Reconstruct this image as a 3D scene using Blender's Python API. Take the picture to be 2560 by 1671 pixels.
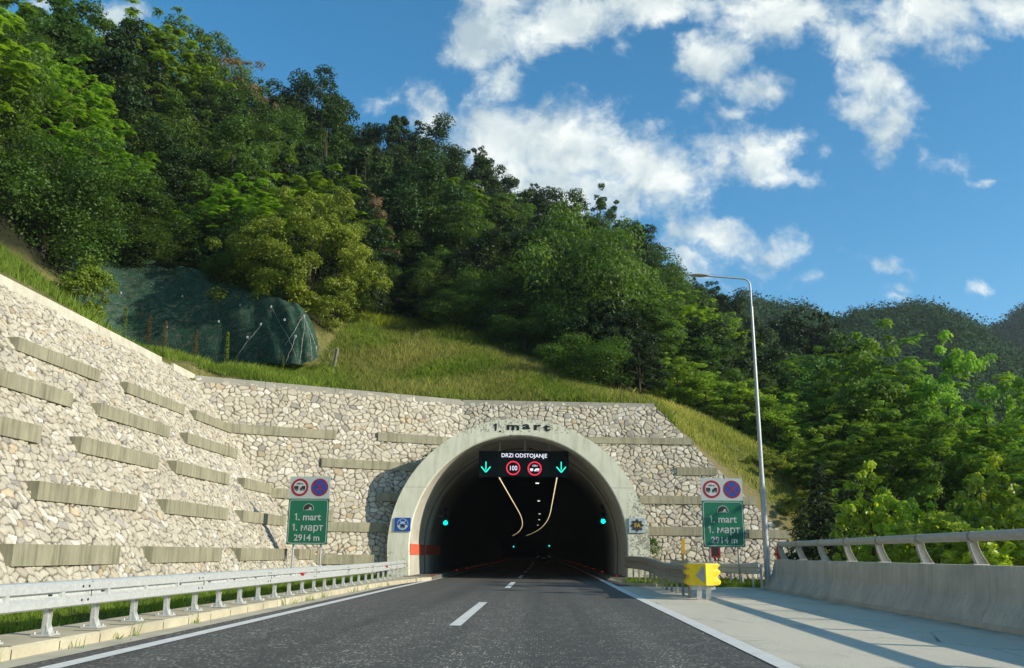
import bpy, math, random
import numpy as np
from math import radians, sin, cos, pi, sqrt, atan2
from mathutils import Vector, Matrix

for o in list(bpy.data.objects): bpy.data.objects.remove(o)
S = bpy.context.scene
COL = S.collection
RNG = np.random.default_rng(7)
random.seed(7)

# ------------------------------------------------------------------ camera
CAMZ = 1.17
def rot_cam(yaw, pitch, roll):
    return Matrix.Rotation(yaw, 4, 'Z') @ Matrix.Rotation(pi/2+pitch, 4, 'X') @ Matrix.Rotation(roll, 4, 'Z')
cam_d = bpy.data.cameras.new('camera'); cam = bpy.data.objects.new('camera', cam_d); COL.objects.link(cam)
cam.matrix_world = Matrix.Translation((0, 0, CAMZ)) @ rot_cam(radians(2.0374), radians(13.9555), radians(0.4))
cam_d.sensor_width = 36; cam_d.lens = 36*2205/2560; cam_d.clip_start = .1; cam_d.clip_end = 5000
S.camera = cam

# ------------------------------------------------------------------ sun, sky, exposure
SUN_AZ = 20.0      # degrees behind the +X axis (towards -Y)
SUN_EL = 23.0
sdir = Vector((cos(radians(SUN_EL))*cos(radians(-SUN_AZ)), cos(radians(SUN_EL))*sin(radians(-SUN_AZ)), sin(radians(SUN_EL))))
sun_d = bpy.data.lights.new('sun', 'SUN'); sun_d.energy = 4.8; sun_d.angle = radians(.5); sun_d.color = (1, .9, .74)
sun = bpy.data.objects.new('sun', sun_d); COL.objects.link(sun)
sun.rotation_euler = (-sdir).to_track_quat('-Z', 'Y').to_euler()
S.view_settings.view_transform = 'Standard'; S.view_settings.look = 'None'
S.view_settings.exposure = 0.3; S.view_settings.gamma = 1.0

W = bpy.data.worlds.new('World'); S.world = W; W.use_nodes = True
def build_world():
    nt = W.node_tree; nt.nodes.clear(); N = nt.nodes.new; L = nt.links.new
    out = N('ShaderNodeOutputWorld'); bg = N('ShaderNodeBackground'); L(bg.outputs[0], out.inputs[0])
    sky = N('ShaderNodeTexSky'); sky.sky_type = 'NISHITA'; sky.sun_disc = False
    sky.sun_elevation = radians(SUN_EL); sky.sun_rotation = radians(90+SUN_AZ)
    sky.altitude = 400; sky.air_density = 1.0; sky.dust_density = .4; sky.ozone_density = 3.0
    hs = N('ShaderNodeHueSaturation'); hs.inputs['Saturation'].default_value = 1.28; hs.inputs['Value'].default_value = 1.1; hs.inputs['Hue'].default_value = .487
    L(sky.outputs[0], hs.inputs['Color'])
    tc = N('ShaderNodeTexCoord'); sx = N('ShaderNodeSeparateXYZ'); L(tc.outputs['Generated'], sx.inputs[0])
    def M(op, a, b=None, c=None, cl=False):
        n = N('ShaderNodeMath'); n.operation = op; n.use_clamp = cl
        for i, v in enumerate((a, b, c)):
            if v is None: continue
            if isinstance(v, (int, float)): n.inputs[i].default_value = v
            else: L(v, n.inputs[i])
        return n.outputs[0]
    yy = M('MAXIMUM', M('ABSOLUTE', sx.outputs[1]), .15)
    u = M('DIVIDE', sx.outputs[0], yy); v = M('DIVIDE', sx.outputs[2], yy)
    cv = N('ShaderNodeCombineXYZ'); L(u, cv.inputs[0]); L(v, cv.inputs[1]); L(M('MULTIPLY', M('SIGN', sx.outputs[1]), .5), cv.inputs[2])
    def noise(scale, det, rough, vec, dist=0, col=False):
        n = N('ShaderNodeTexNoise'); n.inputs['Scale'].default_value = scale; n.inputs['Detail'].default_value = det
        n.inputs['Roughness'].default_value = rough; n.inputs['Distortion'].default_value = dist; L(vec, n.inputs['Vector'])
        return n.outputs['Color' if col else 'Fac']
    wn = noise(7, 5, .6, cv.outputs[0], 0, True)
    wsub = N('ShaderNodeVectorMath'); wsub.operation = 'SUBTRACT'; L(wn, wsub.inputs[0]); wsub.inputs[1].default_value = (.5, .5, .5)
    wsc = N('ShaderNodeVectorMath'); wsc.operation = 'MULTIPLY'; L(wsub.outputs[0], wsc.inputs[0]); wsc.inputs[1].default_value = (.10, .09, 0)
    wad = N('ShaderNodeVectorMath'); wad.operation = 'ADD'; L(cv.outputs[0], wad.inputs[0]); L(wsc.outputs[0], wad.inputs[1])
    wv = N('ShaderNodeVectorMath'); wv.operation = 'MULTIPLY'; L(wad.outputs[0], wv.inputs[0]); wv.inputs[1].default_value = (1, 1, 0)
    Rm = cam.matrix_world.to_3x3()
    def uv(px, py):
        d = Rm @ Vector(((px-1280)/2205, -(py-835.5)/2205, -1)); return d.x/d.y, d.z/d.y
    CL = [(1440,395,215,130,10),(1240,350,150,95,0),(1610,420,190,120,25),(1060,285,90,55,30),(1650,480,120,45,20),(1330,470,260,90,10),(960,260,50,28,20),
          (1900,360,105,75,0),(1790,375,75,55,30),(1960,430,110,30,5),
          (1810,615,150,60,0),(1960,630,80,40,-20),(1730,670,85,42,10),(2050,705,45,24,0),
          (1200,90,85,95,10),(1245,195,48,60,60),(1430,50,190,85,0),(1330,100,120,55,0),(1540,110,55,26,10),(1260,20,110,60,0),
          (1770,145,75,72,0),(1890,208,95,36,0),(1835,275,52,18,0),(1725,235,45,20,-20),(1650,20,160,50,0),
          (1960,40,170,85,10),(2130,110,150,70,20),(2330,40,230,80,0),(2200,200,110,70,35),(2540,30,170,95,0),(2420,120,110,40,-10),(2150,260,60,45,40),(2215,335,66,100,0),(2370,412,45,36,20),(2310,390,26,32,0),
          (2205,652,55,14,0),(2250,695,28,12,0),(2480,715,22,18,0),(2460,460,60,8,0),(2235,722,40,10,0),
          (110,20,55,120,20),(290,70,70,40,0),(220,150,60,50,0),(2060,372,30,18,20),(1990,330,24,14,0),
          (3100,200,400,160,0),(3300,500,260,90,0),(-900,300,400,150,0),(-1500,-200,500,200,0),(1900,-500,600,160,0),(600,-600,400,140,0)]
    field = None
    for (px, py, rx, ry, rot) in CL:
        cu, cvv = uv(px, py); u1, v1 = uv(px+rx, py); u2, v2 = uv(px, py-ry)
        mp = N('ShaderNodeMapping'); mp.vector_type = 'TEXTURE'
        mp.inputs['Location'].default_value = (cu, cvv, 0); mp.inputs['Rotation'].default_value = (0, 0, radians(-rot))
        mp.inputs['Scale'].default_value = (abs(u1-cu)*1.0, abs(v2-cvv)*1.0, 1)
        L(wv.outputs[0], mp.inputs['Vector'])
        ln = N('ShaderNodeVectorMath'); ln.operation = 'LENGTH'; L(mp.outputs[0], ln.inputs[0])
        amp = 1.0 if rx*ry > 7000 else .62 if rx*ry > 2500 else .32; f = M('SUBTRACT', amp, M('MULTIPLY', ln.outputs['Value'], amp))
        if field is None: field = f
        else:
            sm = N('ShaderNodeMath'); sm.operation = 'SMOOTH_MAX'; L(field, sm.inputs[0]); L(f, sm.inputs[1]); sm.inputs[2].default_value = .15; field = sm.outputs[0]
    fcl = M('MAXIMUM', field, -1.0)
    nz = noise(9, 10, .66, wad.outputs[0], .3)
    nz2 = noise(34, 8, .62, cv.outputs[0], .2)
    d0 = M('ADD', M('MULTIPLY', fcl, .8), M('MULTIPLY', M('SUBTRACT', nz, .5), 2.0))
    d1 = M('ADD', d0, M('MULTIPLY', M('SUBTRACT', nz2, .5), .95))
    mr = N('ShaderNodeMapRange'); mr.interpolation_type = 'SMOOTHSTEP'; L(d1, mr.inputs['Value'])
    mr.inputs['From Min'].default_value = -.14; mr.inputs['From Max'].default_value = .64
    dens = mr.outputs[0]
    # cloud tone: thick middles a little greyer, thin lit rims whiter, billows from noise
    nb = noise(13, 7, .55, wad.outputs[0], .4)
    cr = N('ShaderNodeValToRGB'); e = cr.color_ramp.elements
    e[0].position = .33; e[0].color = (.40, .50, .55, 1); e[1].position = .62; e[1].color = (.86, .90, .85, 1)
    L(nb, cr.inputs[0])
    sat = M('MULTIPLY', dens, .95, cl=True)
    mx = N('ShaderNodeMix'); mx.data_type = 'RGBA'; L(sat, mx.inputs['Factor'])
    skm = N('ShaderNodeVectorMath'); skm.operation = 'SCALE'; L(hs.outputs[0], skm.inputs[0]); skm.inputs['Scale'].default_value = .142
    # cloud colours are absolute, the sky is scaled to strength .105
    L(skm.outputs[0], mx.inputs['A']); L(cr.outputs[0], mx.inputs['B'])
    L(mx.outputs['Result'], bg.inputs['Color']); bg.inputs['Strength'].default_value = 1.0
build_world()

# ------------------------------------------------------------------ helpers
def link(name, me, mats, parent=None):
    o = bpy.data.objects.new(name, me); COL.objects.link(o)
    for m in (mats if isinstance(mats, (list, tuple)) else [mats]): me.materials.append(m)
    if parent: o.parent = parent
    return o
def tag(o, label=None, cat=None, group=None, kind=None):
    if label: o['label'] = label
    if cat: o['category'] = cat
    if group: o['group'] = group
    if kind: o['kind'] = kind
    return o
def thing(name, label, cat, loc=(0,0,0), group=None):
    o = bpy.data.objects.new(name, None); COL.objects.link(o); o.location = loc; o.empty_display_size = .2
    return tag(o, label, cat, group)
def copy_tree(o, parent=None):
    c = o.copy(); COL.objects.link(c); c.parent = parent
    for ch in [x for x in bpy.data.objects if x.parent == o]: copy_tree(ch, c)
    return c
class MB:
    def __init__(s): s.v = []; s.f = []; s.m = []; s.sm = []
    def add(s, vs, fs, mi=0, smooth=False):
        b = len(s.v); s.v += [tuple(p) for p in vs]; s.f += [tuple(b+i for i in f) for f in fs]; s.m += [mi]*len(fs); s.sm += [smooth]*len(fs); return s
    def box(s, c, d, rz=0, mi=0, ry=0, rx=0):
        R = Matrix.Rotation(rz, 3, 'Z') @ Matrix.Rotation(ry, 3, 'Y') @ Matrix.Rotation(rx, 3, 'X'); vs = []
        for x in (-.5, .5):
            for y in (-.5, .5):
                for z in (-.5, .5): vs.append(Vector(c)+R @ Vector((x*d[0], y*d[1], z*d[2])))
        return s.add(vs, [(0,1,3,2),(4,6,7,5),(0,4,5,1),(2,3,7,6),(0,2,6,4),(1,5,7,3)], mi)
    def tube(s, pts, rad, n=10, mi=0, cap=True, smooth=True):
        pts = [Vector(p) for p in pts]; rad = rad if isinstance(rad, (list, tuple)) else [rad]*len(pts); vs = []; fs = []
        T0 = None
        for i, p in enumerate(pts):
            t = (pts[min(i+1, len(pts)-1)]-pts[max(i-1, 0)]).normalized()
            if T0 is None: a = t.orthogonal().normalized()
            else:
                a = (T0 - t*T0.dot(t)); a = a.normalized() if a.length > 1e-6 else t.orthogonal().normalized()
            T0 = a; b = t.cross(a)
            for k in range(n): vs.append(p+(a*cos(2*pi*k/n)+b*sin(2*pi*k/n))*rad[i])
        for i in range(len(pts)-1):
            for k in range(n): fs.append((i*n+k, i*n+(k+1) % n, (i+1)*n+(k+1) % n, (i+1)*n+k))
        s.add(vs, fs, mi, smooth)
        if cap: s.add(vs[:n], [tuple(range(n))[::-1]], mi); s.add(vs[-n:], [tuple(range(n))], mi)
        return s
    def prism(s, poly, d, mi=0):                       # poly: 3-D outline, d: extrusion vector
        n = len(poly); poly = [Vector(p) for p in poly]; d = Vector(d)
        vs = poly+[p+d for p in poly]
        return s.add(vs, [tuple(range(n))[::-1], tuple(range(n, 2*n))]+[(i, (i+1) % n, n+(i+1) % n, n+i) for i in range(n)], mi)
    def sweep(s, prof, path, mi=0, smooth=False, cap=True, closed=True):   # prof: (out,z); out = to the right of travel
        n = len(prof); vs = []; fs = []; path = [Vector(p) for p in path]
        for i, p in enumerate(path):
            t = path[min(i+1, len(path)-1)]-path[max(i-1, 0)]; r = Vector((t.y, -t.x, 0)).normalized()
            for (a, z) in prof: vs.append(p+r*a+Vector((0, 0, z)))
        for i in range(len(path)-1):
            for k in range(n if closed else n-1): fs.append((i*n+k, i*n+(k+1) % n, (i+1)*n+(k+1) % n, (i+1)*n+k))
        s.add(vs, fs, mi, smooth)
        if cap and closed: s.add(vs[:n], [tuple(range(n))[::-1]], mi); s.add(vs[-n:], [tuple(range(n))], mi)
        return s
    def build(s, name, mats, parent=None, fix=True):
        me = bpy.data.meshes.new(name); me.from_pydata(s.v, [], s.f)
        for p, m, k in zip(me.polygons, s.m, s.sm): p.material_index = m; p.use_smooth = k
        if fix:
            import bmesh
            bm = bmesh.new(); bm.from_mesh(me); bmesh.ops.recalc_face_normals(bm, faces=bm.faces); bm.to_mesh(me); bm.free()
        me.update(); return link(name, me, mats, parent)
def np_mesh(name, V, F, mat, parent=None, attrs=None, smooth=False, cols=None):
    V = np.asarray(V, np.float32); F = np.asarray(F, np.int32); k = F.shape[1]
    me = bpy.data.meshes.new(name); me.vertices.add(len(V)); me.vertices.foreach_set('co', V.ravel())
    me.loops.add(F.size); me.loops.foreach_set('vertex_index', F.ravel()); me.polygons.add(len(F))
    me.polygons.foreach_set('loop_start', np.arange(0, F.size, k, dtype=np.int32)); me.polygons.foreach_set('loop_total', np.full(len(F), k, np.int32))
    me.update(calc_edges=True)
    if smooth: me.polygons.foreach_set('use_smooth', np.ones(len(F), bool))
    for an, arr in (attrs or {}).items():
        a = me.attributes.new(an, 'FLOAT', 'POINT'); a.data.foreach_set('value', np.asarray(arr, np.float32))
    for an, arr in (cols or {}).items():
        a = me.attributes.new(an, 'FLOAT_COLOR', 'POINT'); c = np.ones((len(V), 4), np.float32); c[:, :3] = arr; a.data.foreach_set('color', c.ravel())
    me.validate(); return link(name, me, mat, parent)
def catmull(P, n):
    P = [Vector(p) for p in P]; out = []
    for i in range(len(P)-1):
        a, b, c, d = P[max(i-1, 0)], P[i], P[i+1], P[min(i+2, len(P)-1)]
        for k in range(n):
            t = k/n; out.append(.5*((2*b)+(c-a)*t+(2*a-5*b+4*c-d)*t*t+(3*b-a-3*c+d)*t**3))
    return out+[P[-1]]

# ------------------------------------------------------------------ materials
class MT:
    def __init__(s, name, rough=.8, spec=.3, metal=0):
        s.m = bpy.data.materials.new(name); s.m.use_nodes = True; s.nt = s.m.node_tree; s.N = s.nt.nodes.new; s.L = s.nt.links.new
        s.b = s.nt.nodes['Principled BSDF']; s.b.inputs['Roughness'].default_value = rough
        s.b.inputs['Specular IOR Level'].default_value = spec; s.b.inputs['Metallic'].default_value = metal
        s.co = s.N('ShaderNodeTexCoord').outputs['Object']
    def noise(s, sc, det=4, ro=.55, st=None, dist=0, vec=None, col=False):
        v = vec or s.co
        if st: mp = s.N('ShaderNodeMapping'); mp.inputs['Scale'].default_value = st; s.L(v, mp.inputs[0]); v = mp.outputs[0]
        n = s.N('ShaderNodeTexNoise'); n.inputs['Scale'].default_value = sc; n.inputs['Detail'].default_value = det; n.inputs['Roughness'].default_value = ro
        n.inputs['Distortion'].default_value = dist; s.L(v, n.inputs['Vector']); return n.outputs['Color' if col else 'Fac']
    def vor(s, sc, feat='F1', out='Distance', vec=None, st=None):
        v = vec or s.co
        if st: mp = s.N('ShaderNodeMapping'); mp.inputs['Scale'].default_value = st; s.L(v, mp.inputs[0]); v = mp.outputs[0]
        n = s.N('ShaderNodeTexVoronoi'); n.feature = feat; n.inputs['Scale'].default_value = sc; s.L(v, n.inputs['Vector']); return n.outputs[out]
    def rng(s, v, a, b, c=0., d=1., smooth=False):
        n = s.N('ShaderNodeMapRange'); s.L(v, n.inputs['Value']); n.interpolation_type = 'SMOOTHSTEP' if smooth else 'LINEAR'
        for k, x in zip(('From Min', 'From Max', 'To Min', 'To Max'), (a, b, c, d)): n.inputs[k].default_value = x
        return n.outputs[0]
    def ma(s, op, a, b=None, cl=False):
        n = s.N('ShaderNodeMath'); n.operation = op; n.use_clamp = cl
        for i, x in enumerate((a, b)):
            if x is None: continue
            if isinstance(x, (int, float)): n.inputs[i].default_value = x
            else: s.L(x, n.inputs[i])
        return n.outputs[0]
    def mix(s, f, a, b, mode='MIX'):
        n = s.N('ShaderNodeMix'); n.data_type = 'RGBA'; n.blend_type = mode
        for k, x in (('Factor', f), ('A', a), ('B', b)):
            if isinstance(x, (int, float)): n.inputs[k].default_value = x
            elif isinstance(x, (tuple, list)): n.inputs[k].default_value = (*x[:3], 1)
            else: s.L(x, n.inputs[k])
        return n.outputs['Result']
    def attr(s, name, out='Fac'):
        n = s.N('ShaderNodeAttribute'); n.attribute_name = name; return n.outputs[out]
    def col(s, c):
        if isinstance(c, (tuple, list)): s.b.inputs['Base Color'].default_value = (*c[:3], 1)
        else: s.L(c, s.b.inputs['Base Color'])
        return s
    def bump(s, h, st=.3, dist=.02):
        n = s.N('ShaderNodeBump'); n.inputs['Strength'].default_value = st; n.inputs['Distance'].default_value = dist; s.L(h, n.inputs['Height']); s.L(n.outputs[0], s.b.inputs['Normal']); return s
    def xyz(s):
        n = s.N('ShaderNodeSeparateXYZ'); s.L(s.co, n.inputs[0]); return n.outputs
def paint(name, c, rough=.5, spec=.4, var=.12, sc=6, metal=0, dirt=.25):
    t = MT(name, rough, spec, metal); n = t.noise(sc, 6); n2 = t.noise(sc*.35, 3)
    a = t.mix(t.rng(n, .3, .7), [x*(1-var) for x in c], [min(1, x*(1+var)) for x in c])
    a = t.mix(t.rng(n2, .55, .8, 0, dirt), a, [x*.45+.02 for x in c]); t.col(a); t.bump(n, .08, .01); return t.m
def emit(name, c, st):
    m = bpy.data.materials.new(name); m.use_nodes = True; b = m.node_tree.nodes['Principled BSDF']
    b.inputs['Base Color'].default_value = (*[x*.3 for x in c], 1); b.inputs['Emission Color'].default_value = (*c, 1); b.inputs['Emission Strength'].default_value = st; return m

def m_concrete(name, c=(.30, .285, .22), streak=True, stain=.5, moss=(.13, .13, .085)):
    t = MT(name, .9, .2); n = t.noise(1.3, 6, .6); f = t.noise(22, 5, .6)
    a = t.mix(t.rng(n, .3, .72), [x*.78 for x in c], [x*1.18 for x in c])
    if streak:
        s1 = t.noise(3.2, 5, .7, st=(2.2, 2.2, .16)); a = t.mix(t.rng(s1, .46, .72, 0, stain), a, moss)
        s2 = t.noise(5.0, 4, .6, st=(2.6, 2.6, .12)); a = t.mix(t.rng(s2, .60, .74, 0, .35), a, [min(1, x*1.5) for x in c])
    a = t.mix(t.rng(f, .3, .75, 0, .35), a, [x*.6 for x in c]); t.col(a); t.bump(f, .25, .01); return t.m
M_BEAM = m_concrete('beam_concrete', (.31, .295, .205), True, .85, (.105, .105, .062))
M_COPE = m_concrete('coping_concrete', (.56, .53, .42), True, .25, (.25, .24, .17))
M_COPE2 = m_concrete('portal_coping_concrete', (.30, .29, .24), True, .35, (.2, .19, .14))
M_KERB = m_concrete('kerb_concrete', (.52, .47, .33), False)
M_GUT = m_concrete('gutter_concrete', (.50, .47, .36), False)
M_BARR = m_concrete('barrier_concrete', (.58, .53, .43), True, .38, (.2, .195, .17))

def m_stone():
    t = MT('rubble_stone', .85, .25)
    c = t.attr('stone', 'Color'); mo = t.attr('mortar'); f = t.noise(9, 6, .65); g = t.noise(28, 4, .6)
    ve = t.noise(5, 5, .7, dist=1.5)
    a = t.mix(t.rng(f, .35, .75, 0, .5), c, t.mix(1.0, c, (.55, .53, .50), 'MULTIPLY'))
    a = t.mix(t.rng(ve, .56, .64, 0, .5), a, (.25, .225, .17))
    big = t.noise(.35, 4, .6); a = t.mix(t.rng(big, .5, .75, 0, .3), a, (.28, .255, .2))
    mc = t.mix(t.rng(g, .3, .7), (.070, .061, .043), (.135, .12, .088)); a = t.mix(mo, a, mc)
    t.col(a); t.bump(t.ma('ADD', f, g), .55, .03); return t.m
M_STONE = m_stone()

def m_asphalt():
    t = MT('asphalt', .75, .35); x = t.xyz()
    v = t.vor(27, st=(1, .7, 1)); vc = t.N('ShaderNodeSeparateColor'); t.L(t.vor(27, 'F1', 'Color', st=(1, .7, 1)), vc.inputs[0])
    n = t.noise(110, 4, .7); big = t.noise(.5, 4, .6, st=(1.2, .35, 1)); med = t.noise(2.2, 4, .6)
    base = t.mix(t.rng(n, .35, .65), (.046, .045, .039), (.145, .139, .119))
    base = t.mix(t.rng(big, .35, .65, 0, .5), base, (.10, .097, .083))
    worn = t.ma('MULTIPLY', t.rng(x[1], 34, 17, .0, 1.), t.rng(med, .36, .60, .12, 1.))   # coarse worn chips on the nearer stretch
    chip = t.ma('MULTIPLY', t.rng(v, .55, .36), t.rng(vc.outputs[0], .50, .58))
    trk = t.rng(t.noise(1.1, 3, .5, st=(1, .02, 1)), .38, .6, .45, 1.)                   # polished wheel tracks carry fewer loose chips
    chip = t.ma('MULTIPLY', chip, t.ma('MULTIPLY', worn, trk)); base = t.mix(t.rng(trk, .45, 1, .45, 0), base, (.036, .036, .034))
    a = t.mix(chip, base, t.mix(vc.outputs[1], (.18, .175, .15), (.62, .60, .50)))
    crack = t.rng(t.vor(.16, 'DISTANCE_TO_EDGE'), 0, .004, 1, 0); a = t.mix(t.ma('MULTIPLY', crack, .25), a, (.015, .015, .015))
    t.col(a); t.bump(t.ma('ADD', n, t.ma('MULTIPLY', chip, 2.)), .5, .01); return t.m
M_ASPH = m_asphalt()
def m_shoulder():
    t = MT('shoulder_concrete', .85, .25); n = t.noise(90, 3); big = t.noise(.6, 5, .65, st=(1, .4, 1)); v = t.vor(60, st=(1, .7, 1)); med = t.noise(9, 6, .7)
    a = t.mix(t.rng(n, .3, .72), (.48, .45, .345), (.76, .71, .555)); a = t.mix(t.rng(v, .10, .32, .35, 0), a, (.72, .69, .57))
    a = t.mix(t.rng(big, .45, .75, 0, .35), a, (.34, .32, .24)); a = t.mix(t.rng(med, .55, .75, 0, .3), a, (.15, .15, .13))
    cr = t.ma('MULTIPLY', t.rng(t.vor(.35, 'DISTANCE_TO_EDGE', vec=None), 0, .006, 1, 0), t.rng(t.noise(.4, 2), .5, .6)); a = t.mix(cr, a, (.05, .05, .045))
    x = t.xyz(); edge = t.ma('SUBTRACT', x[0], t.ma('MULTIPLY', x[1], .0263)); grit = t.ma('MULTIPLY', t.rng(edge, 6.35, 6.9), t.rng(t.noise(2.2, 6, .7), .38, .6)); a = t.mix(t.ma('MULTIPLY', grit, .75), a, (.13, .13, .085))
    st = t.noise(1.3, 5, .7, st=(1, .25, 1)); a = t.mix(t.rng(st, .56, .72, 0, .45), a, (.2, .19, .15))
    t.col(a); t.bump(n, .5, .012); return t.m
M_SHOULD = m_shoulder()
def m_line():
    t = MT('road_paint', .6, .3); n = t.noise(60, 4, .7); b = t.noise(3, 5, .7)
    a = t.mix(t.rng(b, .3, .7), (.60, .60, .55), (.78, .78, .73)); a = t.mix(t.rng(n, .62, .72, 0, .75), a, (.12, .12, .115)); t.col(a); return t.m
M_LINE = m_line()
def m_galv(name='galvanised_steel', c=(.50, .53, .52), metal=.35, rough=.5):
    t = MT(name, rough, .5, metal); v = t.vor(26, 'F1', 'Color'); n = t.noise(5, 6, .65, st=(1, 1, 2)); s = t.N('ShaderNodeSeparateColor'); t.L(v, s.inputs[0])
    a = t.mix(s.outputs[0], [x*.9 for x in c], [x*1.08 for x in c]); a = t.mix(t.rng(n, .45, .75, 0, .45), a, [x*.7 for x in c])
    t.col(a); t.L(t.rng(n, .3, .7, rough-.1, rough+.15), t.b.inputs['Roughness']); return t.m
M_GALV = m_galv(c=(.60, .62, .59)); M_GALVD = m_galv('dark_steel', (.30, .28, .22), .1, .65)  # second steel is brown-grey; on the crash barrier its dark colour stands for shade
M_RAIL = m_galv('handrail_steel', (.50, .47, .40), .1, .55)
M_POLE = m_galv('pole_steel', (.42, .44, .44), .4, .45)
M_RED = paint('red_plastic', (.45, .02, .03)); M_REDBOX = paint('red_box_paint', (.38, .02, .02), .45); M_YEL = paint('yellow_paint', (.85, .58, .01), .42, .45, .05, 4, 0, .12)
M_YPOST = paint('ochre_paint', (.55, .33, .02)); M_BLACK = paint('black_housing', (.012, .012, .013), .5)
M_SGREEN = paint('sign_green', (.004, .13, .068), .45, .4, .05, 3, 0, .08); M_SWHITE = paint('sign_white', (.40, .45, .44), .45, .4, .05, 3, 0, .08)
M_SBLUE = paint('sign_blue', (.006, .06, .30), .45, .4, .05); M_SRED = paint('sign_red', (.28, .008, .02), .45, .4, .05); M_SBLK = paint('sign_black', (.02, .025, .022), .5)
M_SBACK = paint('sign_back', (.35, .36, .36), .5); M_LET = paint('letter_black', (.02, .02, .018), .7, .2, .3, 20)
M_PBLUE = paint('plate_blue', (.01, .075, .36)); M_PLATE = paint('plate_grey', (.42, .50, .50)); M_STAR = paint('star_brown', (.045, .035, .028)); M_GOLD = paint('gold_letter', (.50, .36, .05))
E_WHITE = emit('led_white', (.85, .86, 1.), 1.0); E_RED = emit('led_red', (1, .03, .08), .8); E_GREEN = emit('led_green', (.02, .85, .62), 1.0)
E_CYAN = emit('signal_green', (0, .95, .75), 2.2); E_LAMP = emit('lamp_warm', (1, .82, .45), 1.0); E_LAMPW = emit('lamp_white', (1, .97, .85), 1.6); E_STUD = emit('stud_red', (1, .04, .04), .35)
E_DIMW = emit('dim_reflector', (.5, .55, .6), .1)
M_DISP = paint('display_black', (.004, .008, .009), .6, .15, .1)

def m_ring():
    t = MT('portal_paint', .8, .25); x = t.xyz(); n = t.noise(1.1, 6, .65); p = t.noise(3.4, 8, .75, dist=.6); q = t.noise(11, 6, .7); st = t.noise(2.4, 5, .7, st=(2, 2, .25))
    a = t.mix(t.rng(n, .3, .7), (.64, .64, .49), (.78, .77, .61)); a = t.mix(t.rng(st, .48, .72, 0, .6), a, (.38, .39, .27))
    top = t.rng(x[2], 5.9, 7.0, 0, .14, True); rgt = t.ma('MULTIPLY', t.rng(x[0], 2.8, 4.2, 0, .14), t.rng(x[2], 5.6, 3.4)); low = t.rng(x[2], 2.2, 1.2, 0, .08)
    off = t.ma('MAXIMUM', t.ma('MAXIMUM', top, rgt), low)
    peel = t.rng(t.ma('ADD', t.ma('MULTIPLY', t.ma('ADD', p, q), .5), off), .645, .665, 0, 1)
    a = t.mix(peel, a, t.mix(q, (.22, .225, .18), (.34, .34, .28)))
    for z in (2.05, 4.1):
        a = t.mix(t.rng(t.ma('ABSOLUTE', t.ma('SUBTRACT', x[2], z)), 0, .025, .5, 0), a, (.2, .2, .15))
    t.col(a); t.bump(t.ma('SUBTRACT', q, peel), .3, .01); return t.m
M_RING = m_ring()
def m_lining():
    t = MT('tunnel_lining', .85, .2); x = t.xyz(); n = t.noise(.9, 5, .6); s = t.noise(2, 5, .7, st=(1, .4, 1))
    a = t.mix(t.rng(n, .3, .7), (.40, .39, .32), (.55, .54, .46)); a = t.mix(t.rng(s, .5, .7, 0, .4), a, (.25, .25, .2))
    inward = t.rng(x[1], 43.5, 56, 0, 1, True); a = t.mix(inward, a, (.035, .036, .034))  # lining colour darkens with depth into the tunnel
    j = t.rng(t.ma('ABSOLUTE', t.ma('SUBTRACT', x[1], 46.0)), 0, .06, .8, 0); a = t.mix(j, a, (.03, .03, .03)); t.col(a); return t.m
M_LIN = m_lining()
M_BAND = paint('orange_band', (.62, .13, .07), .7, .2)

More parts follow.
